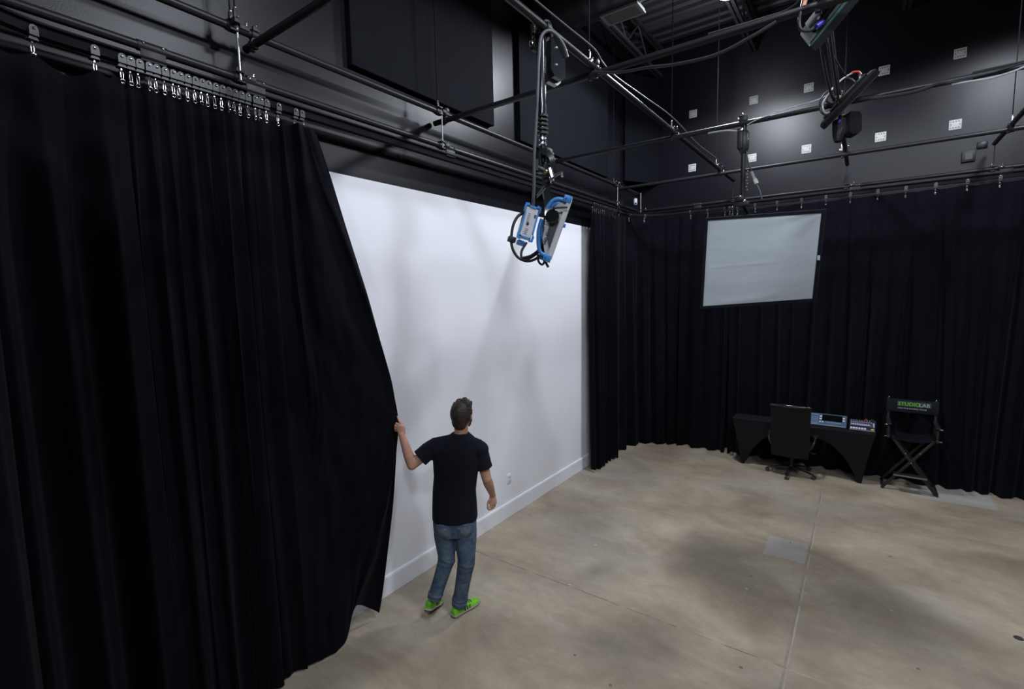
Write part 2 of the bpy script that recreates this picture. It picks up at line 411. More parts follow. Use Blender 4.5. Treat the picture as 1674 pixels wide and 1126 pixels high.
bm = BM(); box(bm, (1.017, YW-.043, 4.342), (.07, .008, .085)); obj('socket', bm, M['slot'], t, smooth=False)
bm = BM(); box(bm, (1.14, YW-.012, 4.46), (.10, .024, .08), bev=.004); tag(obj('junction_plate', bm, M['black_wall'], base=(1.14, YW, 4.46)), 'faint black cover plate on the back wall beside the diagonal pipe', 'electrical box')
# power outlet on white wall
t = thing('power_outlet', 'white power outlet low on the white wall right of the man', 'outlet', (WX, 4.606, .469))
bm = BM(); box(bm, (WX+.004, 4.606, .469), (.008, .075, .12), bev=.003); obj('cover', bm, M['baseboard'], t)
bm = BM()

for z in (.445, .493):
    bm = BM(); box(bm, (WX+.009, 4.606, z), (.004, .034, .028), bev=.0015); obj('socket', bm, M['plate'], t)
# white security camera in far corner
t = thing('security_camera', 'small white security camera hanging in the far left corner', 'camera', (-3.3, 8.33, 4.30))
bm = BM(); tube(bm, [(-3.3, 8.33, 4.315), (-3.3, 8.33, 4.31), (-3.3, 8.33, 4.22), (-3.3, 8.33, 4.205)], [.02, .032, .032, .022], 16); obj('body', bm, M['button'], t)
bm = BM(); ball(bm, (-3.285, 8.305, 4.228), .014); obj('lens', bm, M['screen'], t)
bm = BM(); cyl(bm, (-3.3, 8.33, 4.312), (-3.3, 8.33, 4.362), .006); obj('bracket', bm, M['black'], t)

# ------------------------------------------------------------------ pipe grid
ZU, ZL, ZX, PX, PR = 4.385, 4.087, 4.333, -3.25, .0242
def pipe(p0, p1, label, name='lighting_pipe'):
    bm = BM(); tube(bm, [p0, p1], PR, 18)
    return tag(obj(name, bm, M['pipe'], base=V(p0)), label, 'pipe')
AP = [(-3.25, 'left wall upper pipe', 7.52), (-1.72, 'long middle pipe', 8.35), (-.262, 'lamp carrying pipe', 8.35), (1.20, 'diagonal pipe at the right edge', 8.35)]
pipe((-3.25, YR+.1, ZU), (-3.25, 8.35, ZU), 'black upper pipe running along the left wall above the curtain pipe')
pipe((-1.72, YR+.1, ZU), (-1.72, 8.35, ZU), 'black pipe running away from the camera that carries the blue lamp pole')
pipe((-.262, YR+.1, ZU), (-.262, 8.35, ZU), 'black pipe running away from the camera, behind the two dark lamp heads')
pipe((1.20, YR+.1, ZU), (1.20, 8.35, ZU), 'black pipe coming diagonally down from the right edge')
CP = [(1.74, 'first cross pipe', -3.36), (3.51, 'second cross pipe', -3.39), (5.42, 'third cross pipe', -3.30), (7.48, 'fourth cross pipe', -3.25)]
pipe((-3.36, 1.74, ZX), (XR-.1, 1.74, ZX), 'nearest black cross pipe, leaving the top of the photo at left')
pipe((-3.39, 3.51, ZX), (XR-.1, 3.51, ZX), 'black cross pipe casting the diagonal shadow on the left wall')
pipe((-3.30, 5.42, ZX), (XR-.1, 5.42, ZX), 'black cross pipe holding the softbox pole')
pipe((-3.25, 7.48, ZX), (XR-.1, 7.48, ZX), 'farthest black cross pipe in front of the back wall')
pipe((PX, YR+.1, ZL), (PX, 8.35, ZL), 'lower black pipe along the left wall carrying the curtain track', 'curtain_pipe')
pipe((PX+.03, 8.35, ZL), (XR-.1, 8.35, ZL), 'lower black pipe along the back wall carrying the curtain track', 'curtain_pipe')
# clamps
def clamp():
    t = thing('pipe_clamp', '', 'clamp', (0, 0, 0), 'pipe clamps of the lighting grid')
    bm = BM()
    tube(bm, [(0, -.022, 0), (0, .022, 0)], .032, 14); tube(bm, [(-.022, 0, -.052), (.022, 0, -.052)], .032, 14)
    box(bm, (.026, 0, .03), (.02, .04, .03), bev=.003); box(bm, (-.026, 0, -.08), (.03, .03, .02), bev=.003)
    obj('jaw', bm, M['black'], t)
    bm = BM(); cyl(bm, (.03, 0, .03), (.03, 0, .048), .006, 8); ball(bm, (.03, 0, .048), .008, 8); obj('bolt', bm, M['chrome'], t)
    bm = BM(); cyl(bm, (.045, .012, -.05), (.045, .012, -.02), .005, 8); ball(bm, (.045, .012, -.015), .008, 8); obj('bolt', bm, M['chrome'], t)
    return t
cl = clamp(); first = True
for ax, an, _ in AP:
    for cy, cn, _ in CP:
        lab = f'black pipe clamp where the {cn} meets the {an}'
        if first: cl.location = (ax, cy, ZU); cl['label'] = lab; first = False
        else: dup(cl, (ax, cy, ZU), 0, lab)
# threaded rods between upper and lower pipes, with their end clamps
def rodclamp():
    t = thing('rod_clamp', '', 'clamp', (0, 0, 0), 'rod clamps on the pipes')
    bm = BM(); tube(bm, [(0, -.03, 0), (0, .03, 0)], .031, 14); box(bm, (.02, 0, .028), (.05, .05, .012), bev=.002); box(bm, (.02, 0, -.03), (.05, .05, .012), bev=.002)
    box(bm, (.01, .07, .012), (.045, .06, .03), bev=.004)
    obj('jaw', bm, M['black'], t)
    for y, z in ((-.01, .04), (.085, .034)):
        bm = BM(); cyl(bm, (.02, y, z-.02), (.02, y, z+.012), .0055, 8); ball(bm, (.02, y, z+.012), .0075, 8); obj('bolt', bm, M['chrome'], t)
    return t
rc = rodclamp(); first = True
def put_rc(loc, rz, lab):
    global first
    if first: rc.location = loc; rc.rotation_euler = (0, 0, rz); rc['label'] = lab; first = False
    else: dup(rc, loc, rz, lab)
LR = [(1.62, 'above the bunched near curtain'), (3.43, 'above the open white wall'), (5.35, 'behind the blue lamp'), (7.39, 'near the far corner')]
for y, w in LR:
    bm = BM(); cyl(bm, (PX+.03, y, ZL-.02), (PX+.03, y, ZU-.01), .0065, 8)
    tag(obj('threaded_rod', bm, M['steel'], base=(PX+.03, y, ZL)), f'short steel rod joining the two left wall pipes {w}', 'rod')
    put_rc((PX, y, ZL), 0, f'black rod clamp on the lower left pipe {w}')
    put_rc((PX, y-.02, ZU), 0, f'black rod clamp on the upper left pipe {w}')
for x, w in ((-3.2, 'in the far left corner'), (-1.72, 'left of the softbox pole'), (-.262, 'right of the softbox pole'), (1.2, 'below the diagonal pipe at right')):
    bm = BM(); cyl(bm, (x, 8.32, ZL-.02), (x, 8.32, ZU+.01), .0065, 8)
    tag(obj('threaded_rod', bm, M['steel'] if x < -3 else M['black'], base=(x, 8.32, ZL)), f'short rod above the back curtain pipe {w}', 'rod')
    put_rc((x, 8.35, ZL), -PI/2, f'black rod clamp on the back curtain pipe {w}')
# hanger rods up to the roof
for x, y, w in ((PX, 1.60, 'above the left wall pipe near the camera'), (PX, 3.41, 'in front of the large acoustic panel'), (PX, 7.30, 'in the far corner'), (-1.72, 3.43, 'right of the blue lamp pole'),
                (-1.72, 5.33, 'crossing the ceiling deck in the middle'), (-1.72, 7.25, 'just left of the softbox pole'), (-.3, 7.5, 'behind the dark lamp heads'), (1.2, 7.5, 'near the right edge'), (-3.19, 1.60, 'doubled beside the first one near the camera')):
    bm = BM(); cyl(bm, (x, y, ZU+.02), (x, y, ZC-.02), .005, 8)
    tag(obj('hanger_rod', bm, M['matt'], base=(x, y, ZU)), f'thin vertical hanger rod {w}', 'rod')
    t = thing('rod_turnbuckle', f'bolted fitting under the rod {w}', 'fitting', (x, y, ZU))
    bm = BM(); box(bm, (x, y, ZU+.045), (.016, .022, .075), bev=.003); box(bm, (x, y, ZU+.012), (.05, .035, .03), bev=.003); obj('bracket', bm, M['chrome'] if (x, y) in ((-1.72, 3.43), (PX, 7.30)) else M['steel'] if x > -2 else M['black'], t)
    bm = BM(); ball(bm, (x, y, ZU+.09), .010, 8); ball(bm, (x+.03, y, ZU+.03), .007, 8); obj('nut', bm, M['chrome'], t)

# ------------------------------------------------------------------ curtain track
TZ = 4.0
def arc(cx, cy, r, a0, a1, n): return [V((cx+r*math.cos(math.radians(a0+(a1-a0)*i/n)), cy+r*math.sin(math.radians(a0+(a1-a0)*i/n)), 0)) for i in range(n+1)]
TP = [V((-1.80+i*-.066, .20, 0)) for i in range(13)]+arc(-2.67, .78, .58, 266, 180, 16)            # near corner bend
TP += [V((PX, .78+i*(7.70-.78)/20, 0)) for i in range(1, 20)]
TP += arc(-2.67, 7.76, .58, 180, 90, 16)
TP += [V((-2.67+i*(4.3+2.67)/20, 8.34, 0)) for i in range(1, 21)]
LEN = [0]
for i in range(1, len(TP)): LEN.append(LEN[-1]+(TP[i]-TP[i-1]).length)
def track_at(s):
    s = max(0, min(s, LEN[-1]-1e-6))
    for i in range(1, len(TP)):
        if LEN[i] >= s:
            t = (s-LEN[i-1])/(LEN[i]-LEN[i-1]); p = TP[i-1].lerp(TP[i], t)
            d0 = (TP[i]-TP[i-1]).normalized(); 
            return p, d0
def s_of_y(y): # arc length of a point on the straight left run
    return LEN[28]+(y-.78)
bm = BM(); prof = [(-.024, 0), (.024, 0), (.024, .012), (.006, .016), (.006, .052), (.024, .056), (.024, .066), (-.024, .066), (-.024, .056), (-.006, .052), (-.006, .016), (-.024, .012)]
rings = []
for i, p in enumerate(TP):
    d = (TP[min(i+1, len(TP)-1)]-TP[max(i-1, 0)]).normalized(); n = V((d.y, -d.x, 0))
    rings.append([bm.verts.new(p+n*a+V((0, 0, TZ-.036+b))) for a, b in prof])
for i in range(len(rings)-1):
    for k in range(len(prof)): bm.faces.new((rings[i][k], rings[i][(k+1) % len(prof)], rings[i+1][(k+1) % len(prof)], rings[i+1][k]))
bm.faces.new(rings[0]); bm.faces.new(rings[-1])
tr = tag(obj('curtain_track', bm, M['matt'], base=(PX, .93, TZ), ang=30), 'black curtain track curving round the room under the lower pipes', 'curtain track')
def hanger():
    t = thing('track_hanger', '', 'bracket', (0, 0, 0), 'brackets hanging the curtain track')
    bm = BM(); tube(bm, [(0, -.07, 0), (0, .07, 0)], .0285, 14); box(bm, (.016, 0, -.045), (.008, .12, .07), bev=.002); obj('sleeve', bm, M['black'], t)
    for y in (-.045, .045):
        bm = BM(); ball(bm, (.030, y, .008), .007, 8); obj('bolt', bm, M['chrome'], t)
    return t
hg = hanger(); hf = True
for s, w in ((1.16, 'over the first curtain hooks'), (1.72, 'over the bunched curtain, middle'), (3.55, 'above the open white wall'), (5.30, 'behind the blue lamp'), (7.45, 'before the far bend')):
    lab = f'black sleeve bracket holding the left track {w}'
    if hf: hg.location = (PX, s, ZL); hg['label'] = lab; hf = False
    else: dup(hg, (PX, s, ZL), 0, lab)
for x, w in ((-2.25, 'just after the far bend'), (-1.62, 'left of the softbox pole'), (-.16, 'below the dark lamp heads'), (1.32, 'at the right edge')):
    dup(hg, (x, 8.35, ZL), -PI/2, f'black sleeve bracket holding the back track {w}')

# ------------------------------------------------------------------ curtain carriers
def carrier():
    t = thing('curtain_carrier', '', 'curtain hook', (0, 0, 0), 'curtain carriers with snap hooks')
    bm = BM(); prism(bm, [(-.018, -.028), (.018, -.028), (.018, .004), (.012, .016), (0, .021), (-.012, .016), (-.018, .004)], (.026, 0, -.02), (0, 1, 0), (0, 0, 1), (1, 0, 0), .012)
    prism(bm, [(-.012, -.028), (.012, -.028), (.02, -.045), (-.02, -.045)], (-.012, 0, -.02), (0, 1, 0), (0, 0, 1), (1, 0, 0), .04)
    obj('carrier_body', bm, M['carrier'], t, ang=25)
    bm = BM(); ball(bm, (.0405, 0, -.016), .0066, 8); obj('rivet', bm, M['chrome'], t)
    bm = BM(); cyl(bm, (.01, 0, -.063), (.01, 0, -.078), .005, 8)
    P = [(.01, math.cos(a)*.0058, -.103+math.sin(a)*.024) for a in [2*PI*i/16 for i in range(16)]]
    tube(bm, P, .0020, 6, closed=True); hk = obj('snap_hook', bm, M['chrome'], t)
    bm = BM(); P = [(.012+math.sin(a)*.004, math.cos(a)*.009, -.133+math.sin(a)*.009) for a in [2*PI*i/14 for i in range(14)]]
    tube(bm, P, .0026, 6, closed=True); obj('ring', bm, M['chrome'], hk)
    return t
ca = carrier(); cf = True
def put_car(s, lab, grp=None, swing=0):
    global cf
    p, d = track_at(s); rz = math.atan2(d.y, d.x)-PI/2
    loc = (p.x, p.y, TZ)
    if cf: o = ca; ca.location = loc; ca.rotation_euler = (0, 0, rz); ca['label'] = lab; cf = False
    else: o = dup(ca, loc, rz, lab)
    for k in kids(o):
        if k.name.startswith('snap_hook') and swing: k.rotation_euler = (swing, 0, random.uniform(-.6, .6))
    if grp: o['group'] = grp
    return o
put_car(s_of_y(.714), 'lone curtain carrier and chrome hook at the upper left of the near curtain')
put_car(s_of_y(.951), 'second curtain carrier from the left, just before the bunched row')
ys = [1.063, 1.101, 1.141, 1.184, 1.219, 1.259, 1.299, 1.334, 1.372, 1.412, 1.449, 1.483, 1.522, 1.561, 1.598, 1.635, 1.673, 1.712, 1.759, 1.792, 1.833]
for i, y in enumerate(ys): put_car(s_of_y(y), 'curtain carrier with chrome hook in the bunched row atop the near curtain', 'bunched carriers of the near curtain', .03*math.sin(i*2.3))
put_car(s_of_y(1.913), 'curtain carrier just right of the bunched row on the near curtain')
put_car(s_of_y(2.034), 'last but one curtain carrier near the pulled curtain edge')
put_car(s_of_y(2.08), 'last curtain carrier, its hook swung out by the pulled edge', None, .45)
for i in range(13): put_car(s_of_y(6.60+i*.066), 'curtain carrier with hook in the tight row atop the far bunched curtain', 'bunched carriers of the far curtain')
xb = [-2.358, -2.09, -1.833, -1.762, -1.717, -1.647, -1.398, -1.102, -.79, -.492, -.208, .094, .387, .683, .98, 1.271, 1.57, 1.87, 2.17]
S0 = LEN[48]
bend = [('just past the far bunched curtain', S0-.10), ('at the start of the far track bend', S0+.13), ('in the middle of the far track bend', S0+.52), ('at the end of the far track bend', S0+.86)]
for w, s in bend: put_car(s, f'curtain carrier {w}')
ordn = ['left of the screen', 'at the screen corner', 'above the screen, leftmost of four close together', 'above the screen, second of four close together', 'above the screen, third of four close together', 'above the screen, fourth of four close together',
        'just right of the softbox pole', 'above the middle of the screen', 'above the right part of the screen', 'just above the screen right corner', 'below the small black lamp', 'first right of the black lamp', 'second right of the black lamp', 'third right of the black lamp',
        'fourth right of the black lamp', 'at the right edge below the diagonal pipe', 'past the right edge', 'second past the right edge', 'third past the right edge']
SBACK = LEN[-1]-(4.3+2.67)
for x, w in zip(xb, ordn): put_car(SBACK+(x+2.67), f'curtain carrier on the back track {w}')

# ------------------------------------------------------------------ curtains
def fbm(x, y=0., z=0.): return noise.noise(V((x, y, z)))
def fold(s, pitch, seed, sharp=.35):
    """irregular pleat wave, roughly -1..1; s in metres"""
    ph = 2*PI*s/pitch + 1.9*fbm(s/pitch*.55, seed) + .9*fbm(s/pitch*1.3, seed+7)
    a = .75+.55*fbm(s/pitch*.8, seed+3)
    w = math.sin(ph); return a*(w+sharp*math.sin(2*ph+.8))
def curtain(name, fn, nu, nv, m, base, label):
    bm = BM(); grid(bm, fn, nu, nv); o = obj(name, bm, m, base=base, ang=180); return tag(o, label, 'curtain')
def lerp(a, b, t): return a+(b-a)*t
def sst(a, b, x):
    t = max(0, min(1, (x-a)/(b-a))); return t*t*(3-2*t)
def poly_at(P, t):
    """P = list of (t, Vector) sorted; smooth piecewise"""
    for i in range(1, len(P)):
        if t <= P[i][0] or i == len(P)-1:
            p0, p1, p2, p3 = P[max(i-2, 0)], P[i-1], P[i], P[min(i+1, len(P)-1)]
            h = p2[0]-p1[0]; u = max(0, min(1, (t-p1[0])/h))
            m1 = (p2[1]-p0[1])/max(1e-6, p2[0]-p0[0])*h; m2 = (p3[1]-p1[1])/max(1e-6, p3[0]-p1[0])*h
            return (2*u**3-3*u*u+1)*p1[1]+(u**3-2*u*u+u)*m1+(-2*u**3+3*u*u)*p2[1]+(u**3-u*u)*m2
TOPZ = 3.895
# guide columns of the pulled part (t = 0 top .. 1 bottom)
colA = [(0, V((-3.235, 1.86, TOPZ))), (.56, V((-3.20, 1.875, 1.7))), (1, V((-3.19, 1.875, .02)))]
colB = [(0, V((-3.225, 1.965, TOPZ))), (.3, V((-3.19, 2.02, 2.7))), (.56, V((-3.13, 2.16, 1.7))), (.8, V((-3.15, 2.14, .8))), (1, V((-3.165, 2.085, .03)))]
colC = [(0, V((-3.215, 2.045, TOPZ))), (.10, V((-3.17, 2.12, 3.50))), (.2, V((-3.12, 2.24, 3.12))), (.32, V((-3.09, 2.385, 2.69))), (.48, V((-3.05, 2.555, 2.045))), (.575, V((-3.035, 2.582, 1.69))),
        (.65, V((-3.03, 2.545, 1.415))), (.78, V((-3.08, 2.444, .926))), (.87, V((-3.13, 2.366, .628))), (1, V((-3.18, 2.215, .256)))]
colD = [(0, V((-3.25, 2.15, TOPZ-.01))), (.08, V((-3.22, 2.224, 3.60))), (.17, V((-3.18, 2.293, 3.278))), (.32, V((-3.12, 2.419, 2.738))), (.44, V((-3.08, 2.507, 2.293))), (.575, V((-3.052, 2.612, 1.72))),
        (.65, V((-3.06, 2.583, 1.426))), (.77, V((-3.095, 2.556, 1.005))), (.88, V((-3.14, 2.512, .587))), (.96, V((-3.19, 2.47, .19))), (1, V((-3.2, 2.438, .055)))]
sA = s_of_y(1.86)
def near_fn(u, v):
    US = .84
    if u < US:
        s = u/US*sA; p, d = track_at(s)
        # smooth direction round the bend
        q, _ = track_at(min(s+.12, sA)); q0, _ = track_at(max(s-.12, 0)); d = (q-q0).normalized(); n = V((d.y, -d.x, 0))
        k = sst(s_of_y(.95), s_of_y(1.08), s)      # 0 loose .. 1 bunched
        flare = v
        A = lerp(.018, .062, sst(0, .25, v))*(1-k)*1.25 + lerp(.020, .050, sst(0, .2, v))*k
        w = fold(s, .27, 1.3)*(1-k) + (.62*fold(s+.008*math.sin(v*5+s*9), .088, 5.1)+.55*fold(s+.010*math.sin(v*3+s*5), .21, 8.3))*k
        w += .35*fbm(s*5, v*1.7, 4.)*(1-k)
        off = n*(w*A)
        # rounder pleats: sideways sway
        sway = d*(.022*math.cos(2*PI*s/.095+2*fbm(s*6, 5.1))*k*sst(0, .3, v)+.015*fbm(s*3, v*2, 9.)*v)
        z = lerp(lerp(3.885, TOPZ, k), .02, v)
        # sag of the top hem between hooks
        if k < .5:
            hs = [0, .4, .8, 1.2, 1.5, s_of_y(.714), s_of_y(.951), s_of_y(1.063)]
            for a, b in zip(hs, hs[1:]):
                if a <= s <= b:
                    q = (s-a)/(b-a); z -= .10*(b-a)/.25*math.sin(PI*q)**.8*.55*(1-v)**6
        else: z -= .012*abs(math.sin(s*70))*(1-v)**6
        lean = sst(0, 1, v)*.05
        return p+V((lean*k*.8, 0, z))+off+sway
    w = (u-US)/(1-US)
    cols = [(0, colA), (.38, colB), (.74, colC), (1, colD)]
    pts = [(t, poly_at(c, v)) for t, c in cols]
    p = poly_at(pts, w)
    if w > .74: p = pts[2][1].lerp(pts[3][1], (w-.74)/.26)
    nrm = V((.85, -.45, 0)).normalized()
    up = (1-sst(.25, .55, v))
    amp = .044*up*math.sin(w*PI*5.2+1.2*v)*(1-abs(w-.45)*.9) + .022*sst(.55, 1, v)*math.sin(w*8+.6)*(1-sst(.5, .8, w))
    fine = .022*fbm(w*7+v*6, v*9-w*5, 2.)*(1-sst(.78, 1, w)) + .012*fbm(w*20+v*14, v*24, 8.)*sst(.1, .3, v)*(1-sst(.5, .8, v))
    if w > .74:
        q = (w-.74)/.26; amp += -.025*math.sin(PI*q)*(1-.6*sst(.45, .57, v)*(1-sst(.58, .7, v)))
    e = sst(0, .12, w)*fold(sA, .095, 5.1)*0
    hold = 1-.75*sst(.4, .56, v)*(1-sst(.58, .75, v))*sst(.6, 1, w)
    a0 = (1-sst(0, .14, w))*lerp(.02, .05, sst(0, .2, v))*fold(sA+.008*math.sin(v*5+sA*9), .095, 5.1)
    return p+nrm*((amp+fine)*hold+a0)
nc = curtain('studio_curtain', near_fn, 1300, 96, M['velour'], (PX, .93, 0), 'large black stage curtain at left, its free edge pulled out by the man')
# grommet tape along the top hem of the free part
# far bunched curtain beside the white wall
f0, f1 = s_of_y(6.56), s_of_y(7.42)
def far_fn(u, v):
    s = lerp(f0, f1, u); p, d = track_at(s); n = V((d.y, -d.x, 0))
    A = lerp(.03, .085, sst(0, .35, v)); w = fold(s, .105, 11.2, .3)
    return p+n*(w*A+.06*v*(1-u*.5))+V((0, -.10*v*(1-u)*.4+.02*math.sin(s*60)*v, lerp(TOPZ, .02+.03*abs(fbm(s*9, 3)), v)))
curtain('studio_curtain', far_fn, 260, 40, M['velour'], (PX, 7, 0), 'black curtain bunched tight at the far end of the white wall')
def back_fn_factory(sa, sb, seed, lean):
    def fn(u, v):
        s = lerp(sa, sb, u); p, d = track_at(s)
        q, _ = track_at(min(s+.1, LEN[-1])); q0, _ = track_at(max(s-.1, 0)); d = (q-q0).normalized(); n = V((d.y, -d.x, 0))
        A = lerp(.012, .068, sst(0, .5, v)); top = 3.925; w = fold(s+.03*fbm(s*2, v*1.3), .24, seed, .4)+.35*fbm(s*9, v*1.2, seed)
        bk = sst(SBACK-.3, SBACK+.2, s)
        sag = .010*abs(math.sin(PI*(s-sa)/.29))*(1-v)**8
        return p-n*(.115*v*bk)+n*(w*A)+d*(lean*v*fbm(s*1.5, seed+2)*.25)+V((0, 0, lerp(top, .015+.02*abs(fbm(s*4, seed)), v)-sag))
    return fn
sj = SBACK+(-1.74+2.67)
curtain('studio_curtain', back_fn_factory(f1-.02, sj+.03, 21.5, .6), 420, 44, M['velour'], (-2.67, 8.34, 0), 'black curtain round the far corner, left of the hanging screen pole')
curtain('studio_curtain', back_fn_factory(sj, SBACK+2.67-.262+.06, 33.1, 1.0), 420, 44, M['velour'], (-1, 8.34, 0), 'black back wall curtain behind the white screen and the table')
curtain('studio_curtain', back_fn_factory(SBACK+2.67-.262+.02, LEN[-1], 44.7, 1.0), 760, 44, M['velour'], (2, 8.34, 0), 'black back wall curtain at right, behind the folding tall chair')
bm = BM(); box(bm, (-1.645, 8.42-.06, .03), (.05, .04, .06), bev=.008); tag(obj('floor_block', bm, M['steel'], base=(-1.645, 8.36, 0)), 'tiny grey block at the curtain hem left of the table', 'block')
bm = BM(); tube(bm, [(1.075, 5.056, 0), (1.075, 5.056, .004)], [.030, .027], 20); tag(obj('floor_plug', bm, M['soledark'], base=(1.075, 5.056, 0)), 'dark round plug in the floor at the right edge', 'floor plug')

# ------------------------------------------------------------------ cables on the grid
def cable(P, r, m, label, seg=8, n=8, cat='cable', name='cable'):
    bm = BM(); tube(bm, smooth_pts(P, n), r, seg); return tag(obj(name, bm, m, base=V(P[0])), label, cat)
cable([(-1.66, 1.6, 4.43), (-1.655, 2.56, 4.43), (-1.665, 3.0, 4.45), (-1.68, 3.43, 4.475), (-1.69, 3.6, 4.44), (-1.68, 3.81, 4.41), (-1.68, 4.4, 4.44), (-1.70, 5.3, 4.50), (-1.68, 6.2, 4.43), (-1.70, 7.25, 4.47), (-1.66, 8.3, 4.36)],
      .006, M['greycable'], 'thin cable strung along the top of the middle pipe')
cable([(-1.73, 3.49, 4.345), (-1.5, 3.49, 4.285), (-1.3, 3.49, 4.262), (-1.128, 3.49, 4.232), (-.85, 3.49, 4.215), (-.634, 3.49, 4.262), (-.5, 3.49, 4.305)], .011, M['rubber'], 'thick black cable sagging below the second cross pipe')
cable([(-.9, 3.51, 4.365), (-.6, 3.53, 4.368), (-.42, 3.51, 4.37), (-.33, 3.45, 4.45), (-.29, 3.3, 4.52)], .008, M['rubber'], 'cable lying on the second cross pipe up to the top lamp')
cable([(-1.37, 5.42, 4.305), (-1.28, 5.40, 4.298), (-1.18, 5.40, 4.290), (-1.09, 5.40, 4.265)], .008, M['whitecable'], 'short pale cable reaching the softbox pole from the left')
cable([(-1.0, 5.39, 4.30), (-.9, 5.39, 4.335), (-.644, 5.39, 4.375), (-.4, 5.39, 4.40), (-.3, 5.36, 4.44)], .005, M['whitecable'], 'thin pale wire running from the softbox pole to the dark lamp')
cable([(-.2, 5.38, 4.34), (-.04, 5.385, 4.315), (.12, 5.39, 4.30), (.3, 5.39, 4.30), (.42, 5.39, 4.325), (.52, 5.40, 4.31), (.62, 5.40, 4.30)], .015, M['rubber'], 'black cables bundled under the third cross pipe right of the lamps')
cable([(.50, 5.40, 4.30), (.60, 5.39, 4.292), (.72, 5.39, 4.285), (.84, 5.39, 4.30), (.95, 5.39, 4.33), (1.1, 5.39, 4.35)], .008, M['whitecable'], 'pale cable sagging below the third cross pipe at the right edge')
cable([(.44, 5.40, 4.32), (.6, 5.39, 4.318), (.75, 5.39, 4.325), (.9, 5.40, 4.35)], .007, M['rubber'], 'thin black cable above the pale cable at the right edge')
cable([(.62, 5.42, 4.36), (.9, 5.42, 4.365), (1.3, 5.42, 4.37)], .012, M['rubber'], 'black cable lying on the third cross pipe at the right edge')

# ------------------------------------------------------------------ blue lamp: camera-side frame
r_ = V((.812, .584, -.021)); u_ = V((-.043, .095, .995)); b_ = V((.583, -.806, .102))    # right, up, towards the photographer
def LP(o, x, y, z=0.0): return V(o)+r_*x+u_*y+b_*z
PO = V((-1.76, 2.83, 0))      # pole axis
t = thing('telescopic_pole', 'black telescoping pole hanging from the middle pipe above the blue lamp', 'pole', (PO.x, PO.y, 3.66))
bm = BM(); tube(bm, [(PO.x, PO.y, 4.36), (PO.x, PO.y, 3.86)], .030, 18); obj('outer_tube', bm, M['gloss'], t)
bm = BM(); tube(bm, [(PO.x, PO.y, 3.98), (PO.x, PO.y, 3.56)], .020, 16); obj('inner_tube', bm, M['gloss'], t)
bm = BM()
for k in range(5): tube(bm, [(PO.x, PO.y, 3.855-k*.027+j) for j in (.010, .006, -.006, -.010)], [.026, .036, .036, .026], 16)
obj('collar', bm, M['rubber'], t)
bm = BM(); box(bm, (PO.x, PO.y, 4.40), (.09, .05, .05), bev=.006); tube(bm, [(PO.x+.035, PO.y-.025, 4.385), (PO.x+.035, PO.y+.025, 4.385)], .036, 14); box(bm, LP((PO.x, PO.y, 4.34), -.045, 0), (.03, .05, .16), bev=.004); obj('top_clamp', bm, M['black'], t)
bm = BM()
for z in (3.72, 3.69): tube(bm, [(PO.x, PO.y, z), (PO.x, PO.y, z-.014)], .026, 12)
for k in range(3): ball(bm, LP((PO.x, PO.y, 3.70-k*.03), .012*(-1)**k, 0, .03), .010, 8)
obj('joint', bm, M['chrome'], t)
# safety chain: links
bm = BM(); 
for k in range(6):
    c = LP((PO.x, PO.y, 4.43-k*.03), -.03-.008*k, 0, .045); ax = r_ if k % 2 else b_
    tube(bm, [c+ax*math.cos(a)*.010+u_*math.sin(a)*.020 for a in [2*PI*i/12 for i in range(12)]], .0035, 6, closed=True)
tag(obj('safety_chain', bm, M['chrome'], base=LP((PO.x, PO.y, 4.43), -.03, 0, .045)), 'short bright chain at the top of the blue lamp pole', 'chain')
# octagonal cable box by the pole top
cb = LP((PO.x, PO.y, 4.22), .075, 0, -.03)
t = thing('dimmer_box', 'black octagonal box with a pale rim beside the top of the blue lamp pole', 'electrical box', cb)
oct8 = [(-.075, -.11), (-.04, -.15), (.045, -.15), (.075, -.12), (.075, .10), (.04, .135), (-.045, .135), (-.075, .10)]
fx = (r_*.75-b_*.66).normalized(); fn = fx.cross(u_)
bm = BM(); prism(bm, [(x*.9, y*.9) for x, y in oct8], cb+fn*.0, fx, u_, fn, .05); obj('box_body', bm, M['gloss'], t, ang=25)
bm = BM()
prism(bm, oct8, cb-fn*.03, fx, u_, fn, .032); obj('rim', bm, M['steel'], t, ang=25, label='pale metal rim')
bm = BM()
for x, y in ((-.02, .05), (-.02, -.06)): ball(bm, cb+fn*.05+fx*x+u_*y, .011, 8)
obj('knob', bm, M['steel'], t)
# thick supply cable looping over the box and down to the ballast
top = V((PO.x, PO.y, 0))
def Q(x, z, b=0.): return top+r_*x+b_*b+V((0, 0, z))
cable([Q(.17, 4.24, -.03), Q(.14, 4.30, 0), Q(.09, 4.345, .03), Q(.04, 4.355, .05), Q(-.005, 4.31, .06), Q(-.02, 4.2, .06), Q(-.032, 4.0, .06), Q(-.045, 3.8, .06), Q(-.06, 3.6, .06), Q(-.065, 3.4, .05), Q(-.075, 3.26, .04), Q(-.09, 3.17, .03)],
      .011, M['greycable'], 'thick grey cable looping over the pole top and down to the ballast box')
cable([Q(.0, 4.31, .03), Q(.01, 4.40, .035), Q(.035, 4.43, .02), Q(.06, 4.41, .0), Q(.065, 4.33, -.01), Q(.05, 4.2, -.02)], .011, M['rubber'], 'black cable hoop standing above the pole top')
